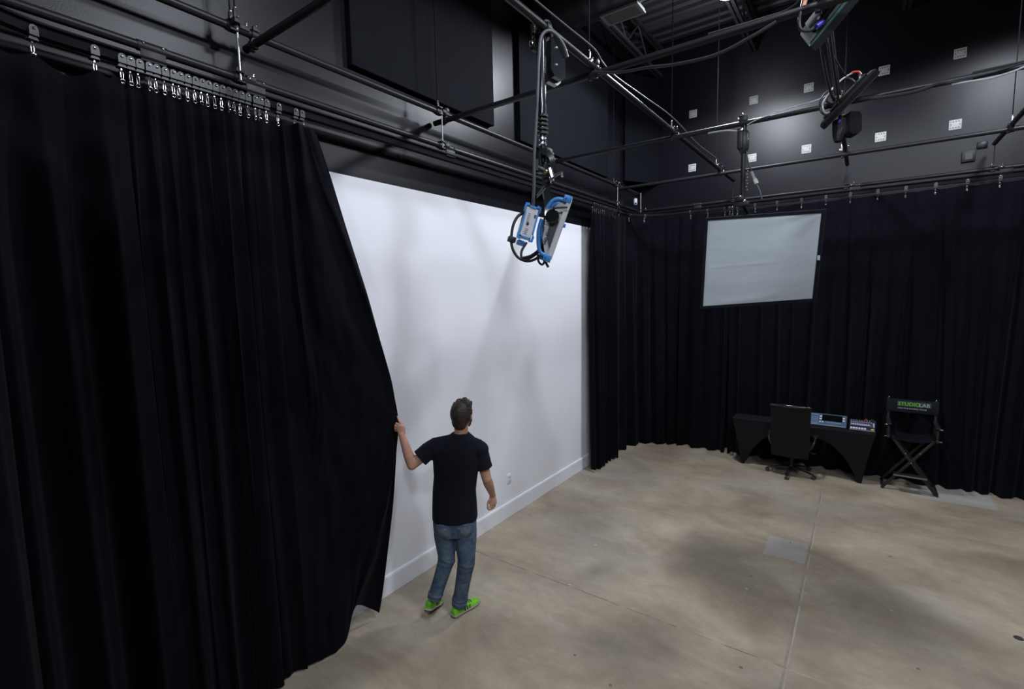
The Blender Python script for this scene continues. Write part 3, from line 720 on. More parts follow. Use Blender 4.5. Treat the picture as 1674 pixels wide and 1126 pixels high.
# scissor clamp block and yoke
t = thing('lamp_yoke', 'curved black yoke with brass knob hanging the blue and white lamp', 'lamp yoke', (PO.x, PO.y, 3.55))
bm = BM(); box(bm, Q(0, 3.63, .0), (.11, .07, .03), bev=.004); box(bm, Q(-.02, 3.56, .0), (.05, .06, .13), bev=.006); box(bm, Q(.045, 3.59, .02), (.02, .05, .09), bev=.003)
tube(bm, [Q(-.045, 3.57, .03), Q(-.045, 3.50, .03)], .02, 10); tube(bm, [Q(-.06, 3.53, .03), Q(.02, 3.49, .03)], .018, 10); obj('hook_clamp', bm, M['black'], t)
strap = smooth_pts([Q(-.01, 3.61, .05), Q(.03, 3.60, .055), Q(.055, 3.56, .06), Q(.06, 3.50, .06), Q(.055, 3.45, .055)], 6)
def ribbon(bm, P, w, th, wax):
    n = len(P); R = []
    for i, p in enumerate(P):
        d = (P[min(i+1, n-1)]-P[max(i-1, 0)]).normalized(); a = (V(wax)-d*V(wax).dot(d)).normalized(); c = d.cross(a)
        R.append([bm.verts.new(p+a*sx*w/2+c*sy*th/2) for sx, sy in ((-1, -1), (1, -1), (1, 1), (-1, 1))])
    for i in range(n-1):
        for k in range(4): bm.faces.new((R[i][k], R[i][(k+1) % 4], R[i+1][(k+1) % 4], R[i+1][k]))
    bm.faces.new(R[0]); bm.faces.new(R[-1])
bm = BM(); ribbon(bm, strap, .035, .01, (r_*.8+u_*.6)); obj('hook_strap', bm, M['gloss'], t)
bm = BM(); P = smooth_pts([Q(.012, 3.45, .04), Q(.015, 3.40, .06), Q(.02, 3.33, .08), Q(.022, 3.25, .10), Q(.022, 3.19, .11)], 5); ribbon(bm, P, .045, .012, r_)
P = smooth_pts([Q(.012, 3.45, .04), Q(.02, 3.42, -.1), Q(.05, 3.38, -.32), Q(.08, 3.2, -.50), Q(.085, 3.1, -.50)], 5); ribbon(bm, P, .045, .012, r_); obj('yoke_arm', bm, M['gloss'], t)
bm = BM(); ball(bm, Q(.012, 3.475, .09), .013, 12); obj('brass_knob', bm, M['brass'], t)
bm = BM(); tube(bm, [Q(.035, 3.42, .08), Q(.075, 3.455, .08), Q(.115, 3.475, .08)], .010, 8); tube(bm, [Q(.115, 3.475, .08), Q(.118, 3.445, .08)], .009, 8); tube(bm, [Q(.04, 3.50, .07), Q(.055, 3.44, .08)], .015, 8); obj('lever', bm, M['chrome'], t)
bm = BM(); tube(bm, [Q(.01, 3.37, .09), Q(-.05, 3.31, .09)], .0045, 6); tube(bm, [Q(0.0, 3.385, .085), Q(-.05, 3.325, .085)], .0045, 6); obj('tee_handle', bm, M['steel'], t)
# lamp head in its own frame: ea along the light opening (upwards), eb to the back, ec to the photographer
NP = V((-1.538, 2.675, 3.085))     # middle of the opening edge on the near end plate
ec = -(r_*.098+u_*.233-b_).normalized()
ea = (r_*.333+u_*.943); ea = (ea-ec*ea.dot(ec)).normalized(); eb = ea.cross(ec)
if eb.dot(r_) > 0: eb = -eb
LO = NP+eb*.05-ec*.27
def L(a, b, c=0.): return LO+ea*a+eb*b+ec*c
t = thing('panel_light', 'white panel light with blue corner handles hanging before the white wall', 'lamp', LO)
LR3 = Matrix((ea, eb, ec)).transposed()
prof = [(-.20, -.035), (.195, -.035), (.195, -.008), (.17, .01), (.11, .045), (.0, .058), (-.08, .045), (-.165, .0), (-.20, -.01)]
bm = BM(); prism(bm, prof, L(0, 0, -.25), ea, eb, ec, .50); obj('housing', bm, M['housing'], t, ang=25)
bm = BM(); prism(bm, [(-.21, -.05), (.205, -.05), (.205, -.022), (-.21, -.022)], L(0, 0, -.27), ea, eb, ec, .54); obj('front_frame', bm, M['housing'], t, smooth=False)
bm = BM(); box(bm, L(0, -.0515), (.38, .003, .48), LR3); obj('diffuser', bm, M['diffusion'], t, smooth=False)
bm = BM(); prism(bm, [(-.13, -.016), (.05, -.016), (.065, .012), (.02, .034), (-.045, .028), (-.10, .002)], L(0, 0, .25), ea, eb, ec, .004); obj('label_plate', bm, M['darkgrey'], t, smooth=False, label='dark grey name plate')
text_mesh('lettering', 'S60-C', .032, L(-.115, .014, .2555), ea, ec.cross(ea) if ec.cross(ea).dot(eb) > 0 else -ec.cross(ea), M['black'], t, label='black model lettering on the end plate')
for s in (-1, 1):    # blue bumper handles at both ends
    hb = BM(); z = .255*s
    P = smooth_pts([L(-.175, -.01, z), L(-.165, .03, z), L(-.12, .058, z), L(-.05, .082, z), L(.01, .088, z), L(.03, .086, z)], 5); tube(hb, P, .0125, 10)
    h = obj('handle', hb, M['blue'], t, label='blue tubular bumper handle')
    hb = BM(); P = smooth_pts([L(.178, -.005, z), L(.172, .035, z), L(.15, .062, z), L(.115, .075, z), L(.10, .078, z)], 5); tube(hb, P, .0125, 10)
    obj('handle', hb, M['blue'], t, label='blue tubular bumper handle')
    for a_ in (-.185, .19):
        bm = BM(); box(bm, L(a_, -.022, z*.985), (.042, .050, .046), LR3, bev=.005); obj('corner_block', bm, M['blue'], h)
        bm = BM(); ball(bm, L(a_, -.012, z*.985+.024*s), .004, 8); obj('screw', bm, M['black'], h)
bm = BM(); box(bm, L(.035, -.055, .25), (.025, .022, .03), LR3, bev=.004); obj('latch', bm, M['blue'], t)
bm = BM(); box(bm, L(-.215, .01, -.1), (.018, .07, .25), LR3, bev=.004); obj('bottom_bumper', bm, M['blue'], t)
bm = BM(); tube(bm, [L(.065, .032, .245), L(.065, .032, .262), L(.065, .032, .285), L(.065, .032, .292)], [.025, .042, .042, .034], 22); obj('tilt_lock', bm, M['gloss'], t)
bm = BM(); tube(bm, [L(.115, .035, .295), L(.13, -.005, .295), L(.142, -.038, .295)], .0065, 8); ball(bm, L(.115, .035, .295), .013, 10); obj('tilt_handle', bm, M['charcoal'], t)
# ballast / power supply
BO = Q(-.105, 3.155, .07); ra = (r_*.26+u_*.966).normalized(); rb = (r_*.93-u_*.25-b_*.25).normalized(); rc_ = ra.cross(rb)
if rc_.dot(b_) < 0: rc_ = -rc_
RB = Matrix((rb, ra, rc_)).transposed()
def Bp(x, y, z=0.): return BO+rb*x+ra*y+rc_*z
t = thing('lamp_ballast', 'grey power supply box with blue bumper edges hanging left of the lamp head', 'power supply', BO)
bm = BM(); box(bm, BO-rc_*.03, (.085, .20, .075), RB, bev=.006); obj('case', bm, M['housing'], t)
bm = BM(); oc = [(-.055, -.118), (-.03, -.122), (-.026, -.110), (.026, -.110), (.03, -.122), (.055, -.118), (.058, -.085), (.048, -.07), (.048, .07), (.058, .085), (.055, .118), (.03, .122), (.026, .110), (-.026, .110), (-.03, .122), (-.055, .118), (-.058, .085), (-.048, .07), (-.048, -.07), (-.058, -.085)]
inn = [(x*.78, y*.88) for x, y in oc]; 
for z0, z1 in ((.006, .018),):
    A = [bm.verts.new(Bp(x, y, z0)) for x, y in oc]; B = [bm.verts.new(Bp(x, y, z1)) for x, y in oc]; A2 = [bm.verts.new(Bp(x, y, z0)) for x, y in inn]; B2 = [bm.verts.new(Bp(x, y, z1)) for x, y in inn]
    n = len(oc)
    for i in range(n):
        j = (i+1) % n; bm.faces.new((A[i], A[j], B[j], B[i])); bm.faces.new((B[i], B[j], B2[j], B2[i])); bm.faces.new((B2[i], B2[j], A2[j], A2[i])); bm.faces.new((A2[i], A2[j], A[j], A[i]))
obj('bumper_rim', bm, M['blue'], t, smooth=False, label='blue bumper rim')
bm = BM(); box(bm, Bp(0, 0, .009), (.08, .195, .006), RB); obj('control_face', bm, M['housing'], t, smooth=False)
bm = BM(); ball(bm, Bp(-.008, -.01, .014), .010, 10); box(bm, Bp(.028, .05, .013), (.012, .02, .004), RB); obj('controls', bm, M['slot'], t)
bm = BM()
for i in range(5): box(bm, Bp(-.012+.0*i, .055-i*.013, .0125), (.018, .003, .002), RB)
for i in range(4): box(bm, Bp(-.005, -.045-i*.011, .0125), (.022, .003, .002), RB)
obj('printed_marks', bm, M['darkgrey'], t, smooth=False)
bm = BM()
for x, y in ((-.036, -.097), (.03, -.1)): ball(bm, Bp(x, y, .018), .005, 8)
obj('screw', bm, M['black'], t)
bm = BM(); box(bm, Bp(-.01, -.135, -.035), (.05, .03, .05), RB, bev=.008); obj('foot_bumper', bm, M['blue'], t)
# cable loops
cable([Q(-.11, 3.235, .05), Q(-.17, 3.20, .07), Q(-.205, 3.14, .08), Q(-.22, 3.06, .08), Q(-.215, 2.99, .08), Q(-.18, 2.93, .08), Q(-.12, 2.905, .08), Q(-.06, 2.92, .09), Q(-.01, 2.97, .10), Q(.02, 3.05, .10), Q(.01, 3.15, .06)], .0095, M['rubber'], 'big black cable loop hanging left of the ballast box')
bm = BM(); box(bm, Q(-.218, 3.045, .08), (.05, .035, .045), RB, bev=.005); tag(obj('cable_tag', bm, M['black'], base=Q(-.218, 3.045, .08)), 'black connector block on the big cable loop', 'connector')
cable([Q(-.12, 3.03, .06), Q(-.155, 2.97, .07), Q(-.15, 2.92, .08), Q(-.10, 2.925, .08), Q(-.04, 2.97, .09), Q(.005, 3.05, .10), Q(.025, 3.13, .08), Q(.02, 3.2, .05)], .0085, M['rubber'], 'inner black cable loop under the ballast box')
cable([Q(-.05, 2.96, .09), Q(-.045, 2.90, .10), Q(-.02, 2.88, .10), Q(.0, 2.92, .10), Q(.005, 3.0, .10), Q(.02, 3.1, .09)], .0075, M['rubber'], 'small black cable loop lowest below the lamp')
cable([Q(-.01, 3.10, .10), Q(-.005, 2.98, .11), Q(.0, 2.90, .11), Q(.018, 2.86, .11)], .0085, M['rubber'], 'loose black cable end dangling lowest under the lamp')
cable([Q(-.15, 2.925, .09), Q(-.09, 2.94, .10), Q(-.03, 2.99, .11), Q(-.005, 3.06, .11), Q(-.01, 3.14, .10), Q(.02, 3.24, .08)], .0075, M['rubber'], 'black cable crossing the loops up to the lamp head')
cable([Q(-.02, 3.01, .10), Q(-.018, 2.93, .10), Q(-.008, 2.9, .1)], .007, M['rubber'], 'short black cable tail between the loops')

# ------------------------------------------------------------------ dark lamp heads on the lamp carrying pipe
def dark_lamp(o, ang, size, thick, wid, label, teal, trn):
    o = V(o); ray = (V((0, 0, 2.7))-o).normalized()
    ea = (r_*math.cos(ang)+u_*math.sin(ang)); ea = (ea-ray*ea.dot(ray)).normalized(); eb = ray.cross(ea); ec = ray.copy()
    tm = Matrix.Rotation(math.radians(trn), 3, ea); eb, ec = tm@eb, tm@ec
    RM = Matrix((ea, eb, ec)).transposed(); t = thing('panel_light', label, 'lamp', o)
    bm = BM(); prism(bm, [(-size/2, -thick*.35), (size/2, -thick*.35), (size/2, thick*.15), (size/2-.02, thick*.3), (-size/2+.02, thick*.3), (-size/2, thick*.15)], o-ec*wid/2, ea, eb, ec, wid); obj('housing', bm, M['mattgrey'] if teal else M['matt'], t, ang=25)
    bm = BM(); box(bm, o+eb*thick*.42, (size*.78, thick*.3, wid*.7), RM, bev=.01); obj('heat_sink', bm, M['matt'], t)
    bm = BM(); box(bm, o-eb*thick*.38, (size*.96, .008, wid*.94), RM); obj('diffuser', bm, M['darkgrey'], t, smooth=False)
    bm = BM(); box(bm, o+eb*thick*.16+ec*(wid/2+.003), (size*.98, .012, .006), RM); obj('edge_trim', bm, M['teal'] if teal else M['black'], t, smooth=False)
    bm = BM(); P = [o+ea*-.1+eb*thick*.6, o+ea*-.08+eb*(thick*.6+.09), o+ea*.1+eb*(thick*.6+.09), o+ea*.12+eb*thick*.6]; tube(bm, smooth_pts(P, 4), .010, 8); obj('yoke', bm, M['black'], t)
    bm = BM(); ball(bm, o+eb*(thick*.6+.05)+ec*.1, .015, 8); obj('lock_knob', bm, M['brass'], t)
    return t, ea, eb, ec
o1 = V((-.262, 3.66, 4.372))
t1, a1, b1, c1 = dark_lamp((-.175, 3.765, 4.463), .89, .55, .10, .34, 'large dark grey panel light with teal edge cut by the top of the photo', True, 16)
o2 = V((-.262, 5.36, 4.33))
t2, a2, b2, c2 = dark_lamp((-.19, 5.384, 4.345), .80, .53, .085, .30, 'black panel light seen edge-on where third cross pipe meets lamp pipe', False, 3)
def near(o, x, y, z=0.): return V(o)+r_*x+u_*y+b_*z
cable([near(o1, -.14, .14, .05), near(o1, -.165, .02, .06), near(o1, -.19, -.09, .06), near(o1, -.185, -.16, .06), near(o1, -.13, -.17, .06), near(o1, -.09, -.14, .06)], .010, M['rubber'], 'black cable hoop left of the large top lamp')
cable([near(o1, -.15, .06, .07), near(o1, -.175, -.04, .075)], .012, M['copper'], 'copper coloured sleeve on the cable of the top lamp', n=2)
cable([near(o1, -.12, .30, .03), near(o1, -.13, .15, .04), near(o1, -.10, .05, .04)], .010, M['rubber'], 'black cable dropping behind the large top lamp')
bm = BM(); tube(bm, [near(o1, -.10, -.155, .07), near(o1, -.06, -.125, .07)], .016, 10); tag(obj('cable_plug', bm, M['purple'], base=near(o1, -.1, -.155, .07)), 'violet cable plug under the large top lamp', 'plug')
for dx, dz, w, y0, y1 in ((.012, -.045, 'underside', 3.75, 5.3), (-.034, -.012, 'left side', 3.7, 5.35)):
    cable([(-.262+dx, y0, 4.36+dz), (-.262+dx*1.3, (y0+y1)/2-.3, 4.33+dz), (-.262+dx*1.2, (y0+y1)/2+.4, 4.34+dz), (-.262+dx*.8, y1, 4.36+dz)], .011, M['rubber'], f'black cable taped along the {w} of the lamp carrying pipe')
cable([(-.255, 3.95, 4.40), (-.275, 4.045, 4.345), (-.23, 4.5, 4.345), (-.19, 4.85, 4.365)], .007, M['rubber'], 'thin black cable hanging from the top lamp to the lower one')
lo = o2
cable([near(lo, .14, .16, .08), near(lo, .13, .205, .09), near(lo, .09, .215, .09), near(lo, .0, .17, .09), near(lo, -.09, .09, .09), near(lo, -.155, 0, .09), near(lo, -.19, -.07, .09), near(lo, -.17, -.135, .09), near(lo, -.13, -.13, .09)], .007, M['whitecable'], 'pale cable hoop arching over the black edge-on lamp')
cable([near(lo, -.10, .08, .08), near(lo, -.17, .03, .08), near(lo, -.205, -.04, .08), near(lo, -.195, -.12, .08), near(lo, -.15, -.15, .08), near(lo, -.12, -.13, .08)], .008, M['rubber'], 'black cable hoop left of the black edge-on lamp')
cable([near(lo, .06, .21, .095), near(lo, .11, .215, .10), near(lo, .135, .19, .10)], .010, M['red'], 'red sleeve on the pale cable above the edge-on lamp', n=3)
cable([near(lo, -.05, .05, .10), near(lo, -.08, -.02, .10), near(lo, -.06, -.06, .10)], .008, M['rubber'], 'short black cable behind the middle of the edge-on lamp')
bm = BM(); tube(bm, [near(lo, -.075, -.04, .11), near(lo, -.055, .0, .11)], .013, 10); tag(obj('cable_plug', bm, M['copper'], base=near(lo, -.075, -.04, .11)), 'copper coloured plug beside the black edge-on lamp', 'plug')
# small black spotlight below
ob = V((-.228, 5.50, 4.145))
t = thing('spot_lamp', 'small black spotlight hanging below the edge-on panel light', 'lamp', ob)
bm = BM(); tube(bm, [near(ob, -.035, -.13), near(ob, -.03, -.09), near(ob, -.01, -.03), near(ob, -.01, .06)], [.03, .045, .065, .065], 10); obj('housing', bm, M['black'], t, ang=25)
bm = BM(); prism(bm, [(-.05, -.085), (-.02, -.105), (.025, -.105), (.06, -.07), (.06, .06), (.04, .095), (-.04, .095), (-.05, .06)], near(ob, .045, 0, .02), r_, u_, b_, .09); obj('lens_hood', bm, M['gloss'], t, ang=25)
bm = BM(); tube(bm, [near(ob, -.01, .17, 0), near(ob, -.01, -.02, 0)], .014, 8); obj('stirrup', bm, M['black'], t)
bm = BM(); tube(bm, [near(ob, -.045, .075, .06), near(ob, -.02, .085, .06)], .012, 8); obj('label_tag', bm, M['brass'], t)
bm = BM(); ball(bm, near(ob, -.055, .03, .05), .017, 8); obj('lock_knob', bm, M['purple'], t)

# ------------------------------------------------------------------ softbox on its pole
SX, SY = -1.03, 5.42
t = thing('hanging_pole', 'black pole hanging from the third cross pipe to the white screen', 'pole', (SX, SY, 3.55))
bm = BM(); tube(bm, [(SX, SY, 4.33), (SX, SY, 3.56)], .022, 14); obj('tube', bm, M['black'], t)
bm = BM(); tube(bm, [(SX, SY, 4.26), (SX, SY, 4.24), (SX, SY, 4.08), (SX, SY, 4.04)], [.03, .047, .047, .026], 12); box(bm, (SX-.03, SY-.02, 4.17), (.05, .06, .17), bev=.008); obj('motor_sleeve', bm, M['black'], t)
bm = BM(); box(bm, (SX-.01, SY, 4.365), (.07, .06, .08), bev=.008); tube(bm, [(SX-.03, SY, 4.335), (SX+.03, SY, 4.335)], .036, 12); obj('pipe_hook', bm, M['black'], t)
bm = BM(); box(bm, (SX-.025, SY-.05, 4.262), (.05, .02, .03), bev=.003); ball(bm, (SX-.01, SY-.03, 4.41), .012, 8); ball(bm, (SX-.045, SY-.04, 4.37), .010, 8); ball(bm, (SX+.05, SY-.05, 4.16), .009, 8); obj('bright_fitting', bm, M['chrome'], t)
bm = BM(); box(bm, (SX, SY-.02, 3.55), (.14, .05, .045), bev=.008); box(bm, (SX-.02, SY-.02, 3.60), (.09, .07, .05), bev=.008); obj('grip_head', bm, M['black'], t)
bm = BM(); ball(bm, (SX+.03, SY-.05, 3.575), .016, 8); ball(bm, (SX-.01, SY-.05, 3.62), .009, 8); obj('grip_knob', bm, M['chrome'], t)
bm = BM()
for k in range(7): ball(bm, (SX+.045+.004*(-1)**k, SY-.03, 3.86-k*.03), .007, 6)
tag(obj('beaded_chain', bm, M['copper'], base=(SX+.05, SY-.03, 3.86)), 'short copper coloured chain beside the softbox pole', 'chain')
cable([(SX+.03, SY-.03, 4.05), (SX+.06, SY-.04, 3.92), (SX+.10, SY-.04, 3.82), (SX+.13, SY-.04, 3.72)], .006, M['rubber'], 'thin black cable slanting down right of the softbox pole')
t = thing('cable_connector', 'pale inline connector hanging right of the softbox pole', 'connector', (SX+.12, SY-.04, 3.76))
bm = BM(); tube(bm, [(SX+.085, SY-.045, 3.845), (SX+.115, SY-.045, 3.77)], .014, 10); obj('plug', bm, M['whitecable'], t)
bm = BM(); tube(bm, [(SX+.115, SY-.045, 3.77), (SX+.135, SY-.045, 3.725)], .019, 10); obj('socket', bm, M['plate'], t)
cable([(SX+.13, SY-.045, 3.725), (SX+.165, SY-.045, 3.65), (SX+.185, SY-.045, 3.57)], .006, M['greycable'], 'grey cable tail hanging below the inline connector')
# screen: corners measured in the room
def dpl(p, q, t): return V(p).lerp(V(q), t)
TL, TR, BR_, BL = V((-1.372, 5.48, 3.435)), V((-.346, 5.44, 3.395)), V((-.402, 5.60, 2.595)), V((-1.448, 5.64, 2.522))
cx = (TL+TR+BR_+BL)/4; nx = (TR-TL).cross(TL-BL).normalized()
if nx.y > 0: nx = -nx
t = thing('softbox', 'large white fronted softbox with black frame hanging before the back curtain', 'softbox', cx)
ex, ey = ((TR-TL)+(BR_-BL)).normalized(), ((TL-BL)+(TR-BR_)).normalized()
def out(p, k): return p+(ex if (p-cx).dot(ex) > 0 else -ex)*k+(ey if (p-cx).dot(ey) > 0 else -ey)*k
I = [out(p, -.004) for p in (TL, TR, BR_, BL)]; Oo = [out(p, .026) for p in (TL, TR, BR_, BL)]
bm = BM(); F = [[bm.verts.new(p+nx*z) for p in ring] for ring, z in ((I, .012), (Oo, .012), (Oo, -.05), (I, -.02))]
for a_, b2_ in ((0, 1), (1, 2), (2, 3), (3, 0)):
    for i in range(4): j = (i+1) % 4; bm.faces.new((F[a_][i], F[a_][j], F[b2_][j], F[b2_][i]))
obj('frame', bm, M['canvas'], t, smooth=False)
def scr(u, v):
    p = dpl(dpl(TL, TR, u), dpl(BL, BR_, u), v)
    w = .007*math.sin(PI*u)*math.sin(PI*v)
    d1 = (u-v*0-1)*.8+v*1.1                     # creases fanning from the top right corner
    ang = math.atan2(v+.02, 1.02-u); rr = math.hypot(v, 1-u)
    w += .010*math.sin(ang*9+1.0)*math.exp(-rr*2.2)*min(1, rr*6)
    w += .004*math.exp(-((v-.52-.02*(1-u))/.012)**2)*sst(.02, .1, u)*(1-sst(.5, .75, u))
    w += .006*math.sin((v*26+u*5))*sst(.82, .97, v)*math.sin(PI*min(1, u*1.05))
    w += .006*fbm(u*3, v*4, 1.)+.0022*fbm(u*9, v*14, 3.)
    e = min(u, 1-u, v, 1-v); return p+nx*(w*min(1, e*25)+.004)
bm = BM(); grid(bm, scr, 90, 70); obj('diffusion_cloth', bm, M['diffusion'], t, ang=180)
bk = cx-nx*.34; K = [bk+(p-cx)*.28 for p in Oo]
bm = BM(); A = [bm.verts.new(p-nx*.05) for p in Oo]; A2 = [bm.verts.new(p-nx*.12-(p-cx)*.03) for p in Oo]; B = [bm.verts.new(p) for p in K]
for X1, X2 in ((A, A2), (A2, B)):
    for i in range(4): j = (i+1) % 4; bm.faces.new((X1[i], X1[j], X2[j], X2[i]))
bm.faces.new(B); obj('fabric_body', bm, M['canvas'], t, smooth=False)
bm = BM(); box(bm, bk-nx*.06, (.26, .12, .26), bev=.02); tube(bm, [bk-nx*.06+V((0, 0, .12)), (SX, SY+.28, 3.5), (SX, SY+.02, 3.55)], .016, 8); obj('lamp_mount', bm, M['black'], t)
bm = BM(); box(bm, dpl(TR, BR_, .51)+ex*.012+nx*.012, (.022, .01, .045)); obj('fabric_tab', bm, M['diffusion'], t, smooth=False, label='small white tab on the right edge')

# ------------------------------------------------------------------ table with stretch cover
X0, X1, Y0, Y1, ZT = -1.575, .215, 7.965, 8.30, .735
t = thing('folding_table', 'long black table under a stretch cover before the back curtain', 'table', ((X0+X1)/2, (Y0+Y1)/2, 0))
bm = BM(); box(bm, ((X0+X1)/2, (Y0+Y1)/2, ZT-.0175), (X1-X0, Y1-Y0, .035), bev=.012); obj('tabletop', bm, M['spandex'], t)
IN = .13
bm = BM()
def pan(axis, fixt, fixb):
    def fn(u, v):
        q = abs(2*u-1)/.94; zb = .60*(1-min(1, q)**2.6) if axis == 0 else .60*(1-min(1, q)**2)
        if axis == 0:
            xt, xb = lerp(X0+.003, X1-.003, u), lerp(X0+IN, X1-IN, u); k = (lerp(ZT-.01, zb, v)-(ZT))/(-ZT)
            return V((lerp(xt, xb, k**.8 if k > 0 else 0), lerp(fixt, fixb, max(0, k)), lerp(ZT-.01, zb, v)))
        yt, yb = lerp(Y0+.003, Y1-.003, u), lerp(Y0+.07, Y1-.05, u); k = max(0, (ZT-lerp(ZT-.01, zb, v))/ZT)
        return V((lerp(fixt, fixb, k**.8), lerp(yt, yb, k), lerp(ZT-.01, zb, v)))
    return fn
grid(bm, pan(0, Y0, Y0+.085), 60, 14); grid(bm, pan(0, Y1, Y1-.05), 60, 14)
grid(bm, pan(1, X0, X0+IN), 16, 14); grid(bm, pan(1, X1, X1-IN), 16, 14)
bmesh.ops.remove_doubles(bm, verts=bm.verts, dist=.004); obj('stretch_cover', bm, M['spandex'], t, ang=60)
for x in (X0+IN+.015, X1-IN-.015):
    for y in (Y0+.10, Y1-.065):
        bm = BM(); tube(bm, [(x, y, 0), (x, y, .03), (x, y, ZT-.04)], [.017, .014, .014], 10); obj('leg', bm, M['black'], t)
# broadcast switcher desk
def desk(x0, x1, y0, y1, zf, zb, name, label, m):
    t = thing(name, label, 'video mixer', ((x0+x1)/2, (y0+y1)/2, ZT)); 
    bm = BM(); prism(bm, [(y0, ZT), (y1, ZT), (y1, ZT+zb), (y0, ZT+zf)], (x0, 0, 0), (0, 1, 0), (0, 0, 1), (1, 0, 0), x1-x0); obj('chassis', bm, M['black'], t, smooth=False)
    def S(u, v, h=0.): 
        n = V((0, -(zb-zf), (y1-y0))).normalized(); return V((lerp(x0, x1, u), lerp(y0, y1, v), ZT+lerp(zf, zb, v)))+n*h
    ex = V((1, 0, 0)); ey = V((0, y1-y0, zb-zf)).normalized(); ez = ex.cross(ey); RM = Matrix((ex, ey, ez)).transposed()
    bm = BM(); box(bm, S(.5, .5, .002), ((x1-x0)*.985, (V((y1-y0, zb-zf)).length)*.96, .004), RM); obj('face_panel', bm, m, t, smooth=False)
    return t, S, RM
t, S, RM = desk(-.80, -.115, 8.005, 8.235, .03, .15, 'video_mixer', 'wide blue grey mixing desk with black screen on the table behind the office chair', M['switcher'])
bm = BM(); box(bm, S(.745, .64, .006), (.24, .13, .006), RM); obj('display', bm, M['screen'], t, smooth=False)
bm = BM()
for v in (.72, .52):
    for u in (.545, .945): box(bm, S(u, v, .007), (.026, .026, .008), RM, bev=.002)
for u in (.54, .585): box(bm, S(u, .27, .007), (.022, .018, .008), RM, bev=.002)
obj('white_button', bm, M['button'], t)
bm = BM()
for i in range(22):
    for v in (.16, .86): box(bm, S(.03+i*.022, v, .005), (.010, .020, .004), RM)
for v in (.35, .5, .62): box(bm, S(.27, v, .005), (.32, .008, .003), RM)
box(bm, S(.5, .03, .005), (.66, .012, .004), RM); box(bm, S(.78, .28, .005), (.17, .012, .003), RM); obj('key_rows', bm, M['buttonblue'], t, smooth=False)
t, S, RM = desk(-.085, .205, 7.985, 8.215, .03, .12, 'audio_mixer', 'small navy mixer with white and yellow buttons at the right table end', M['switchdark'])
bm = BM()
for i in range(6): box(bm, S(.08+i*.105, .12, .008), (.024, .034, .010), RM, bev=.002)
obj('white_button', bm, M['button'], t)
bm = BM()
for v, n in ((.46, 9), (.58, 9), (.75, 10)):
    for i in range(n): box(bm, S(.07+i*.085, v, .006), (.018, .014, .006), RM)
box(bm, S(.45, .50, .005), (.22, .02, .003), RM); box(bm, S(.93, .55, .005), (.02, .10, .003), RM); box(bm, S(.5, .0, .004), (.28, .008, .003), RM); obj('key_rows', bm, M['whiteprint'], t, smooth=False)
bm = BM()
for i in range(8): tube(bm, [S(.08+i*.1, .88, .002), S(.08+i*.1, .88, .014)], .006, 8)
obj('dial', bm, M['copper'], t)
bm = BM()
for u in (.86, .92): box(bm, S(u, .12, .008), (.016, .026, .010), RM, bev=.002)
obj('yellow_button', bm, M['yellow'], t)
bm = BM(); box(bm, S(.83, .33, .02), (.05, .02, .014), RM, bev=.003); obj('fader', bm, M['chrome'], t)
cable([(.10, 8.235, .76), (.085, 8.25, .82), (.10, 8.26, .86), (.12, 8.25, .84), (.115, 8.24, .80)], .006, M['red'], 'red cable curled behind the small navy mixer')
cable([(.20, 8.24, .76), (.21, 8.25, .83), (.17, 8.26, .86), (.13, 8.25, .83), (.17, 8.24, .79)], .006, M['rubber'], 'black cable loop behind the small navy mixer')

# ------------------------------------------------------------------ office chair
cc = V((-.755, 7.99, 0))
t = thing('office_chair', 'black high back office chair drawn up to the table', 'chair', cc)
bm = BM(); tube(bm, [cc+V((0, 0, .07)), cc+V((0, 0, .09)), cc+V((0, 0, .12))], [.03, .04, .03], 14); tube(bm, [cc+V((0, 0, .1)), cc+V((0, 0, .40))], .024, 12); obj('gas_column', bm, M['black'], t)
for k, an in enumerate((-92, -20, 52, 124, 196)):
    a_ = math.radians(an-2); d = V((math.cos(a_), math.sin(a_), 0)); e = cc+d*.31
    bm = BM(); tube(bm, [cc+V((0, 0, .095)), cc+d*.15+V((0, 0, .09)), e+V((0, 0, .062))], [(.026, .018), (.022, .015), (.016, .012)], 10, up=(0, 0, 1)); lg = obj('base_leg', bm, M['black'], t)
    sd = V((-d.y, d.x, 0)); bm = BM()
    for s in (-.016, .016): tube(bm, [e+sd*(s-.009)+V((0, 0, .028)), e+sd*(s+.009)+V((0, 0, .028))], .028, 14)
    tube(bm, [e+V((0, 0, .03)), e+V((0, 0, .065))], .008, 8); obj('caster', bm, M['charcoal'], lg)
def pad(c, s, rot, bulge, m, nm, t):
    bm = BM(); vs = box(bm, (0, 0, 0), s, bev=min(s)*.42); bmesh.ops.subdivide_edges(bm, edges=[e for e in bm.edges if e.calc_length() > .12], cuts=5, use_grid_fill=True)
    ax = s.index(min(s))
    for v in bm.verts:
        o = [i for i in range(3) if i != ax]; f = 1
        for i in o: f *= max(0, 1-(2*v.co[i]/s[i])**2)
        v.co[ax] += math.copysign(bulge*f, v.co[ax]); 
        v.co = rot@v.co+V(c)
    return obj(nm, bm, m, t, ang=60)
pad(cc+V((0, .03, .46)), (.50, .48, .09), Matrix.Identity(3), .012, M['leather'], 'seat', t)
tilt = Matrix.Rotation(math.radians(9), 3, 'X')
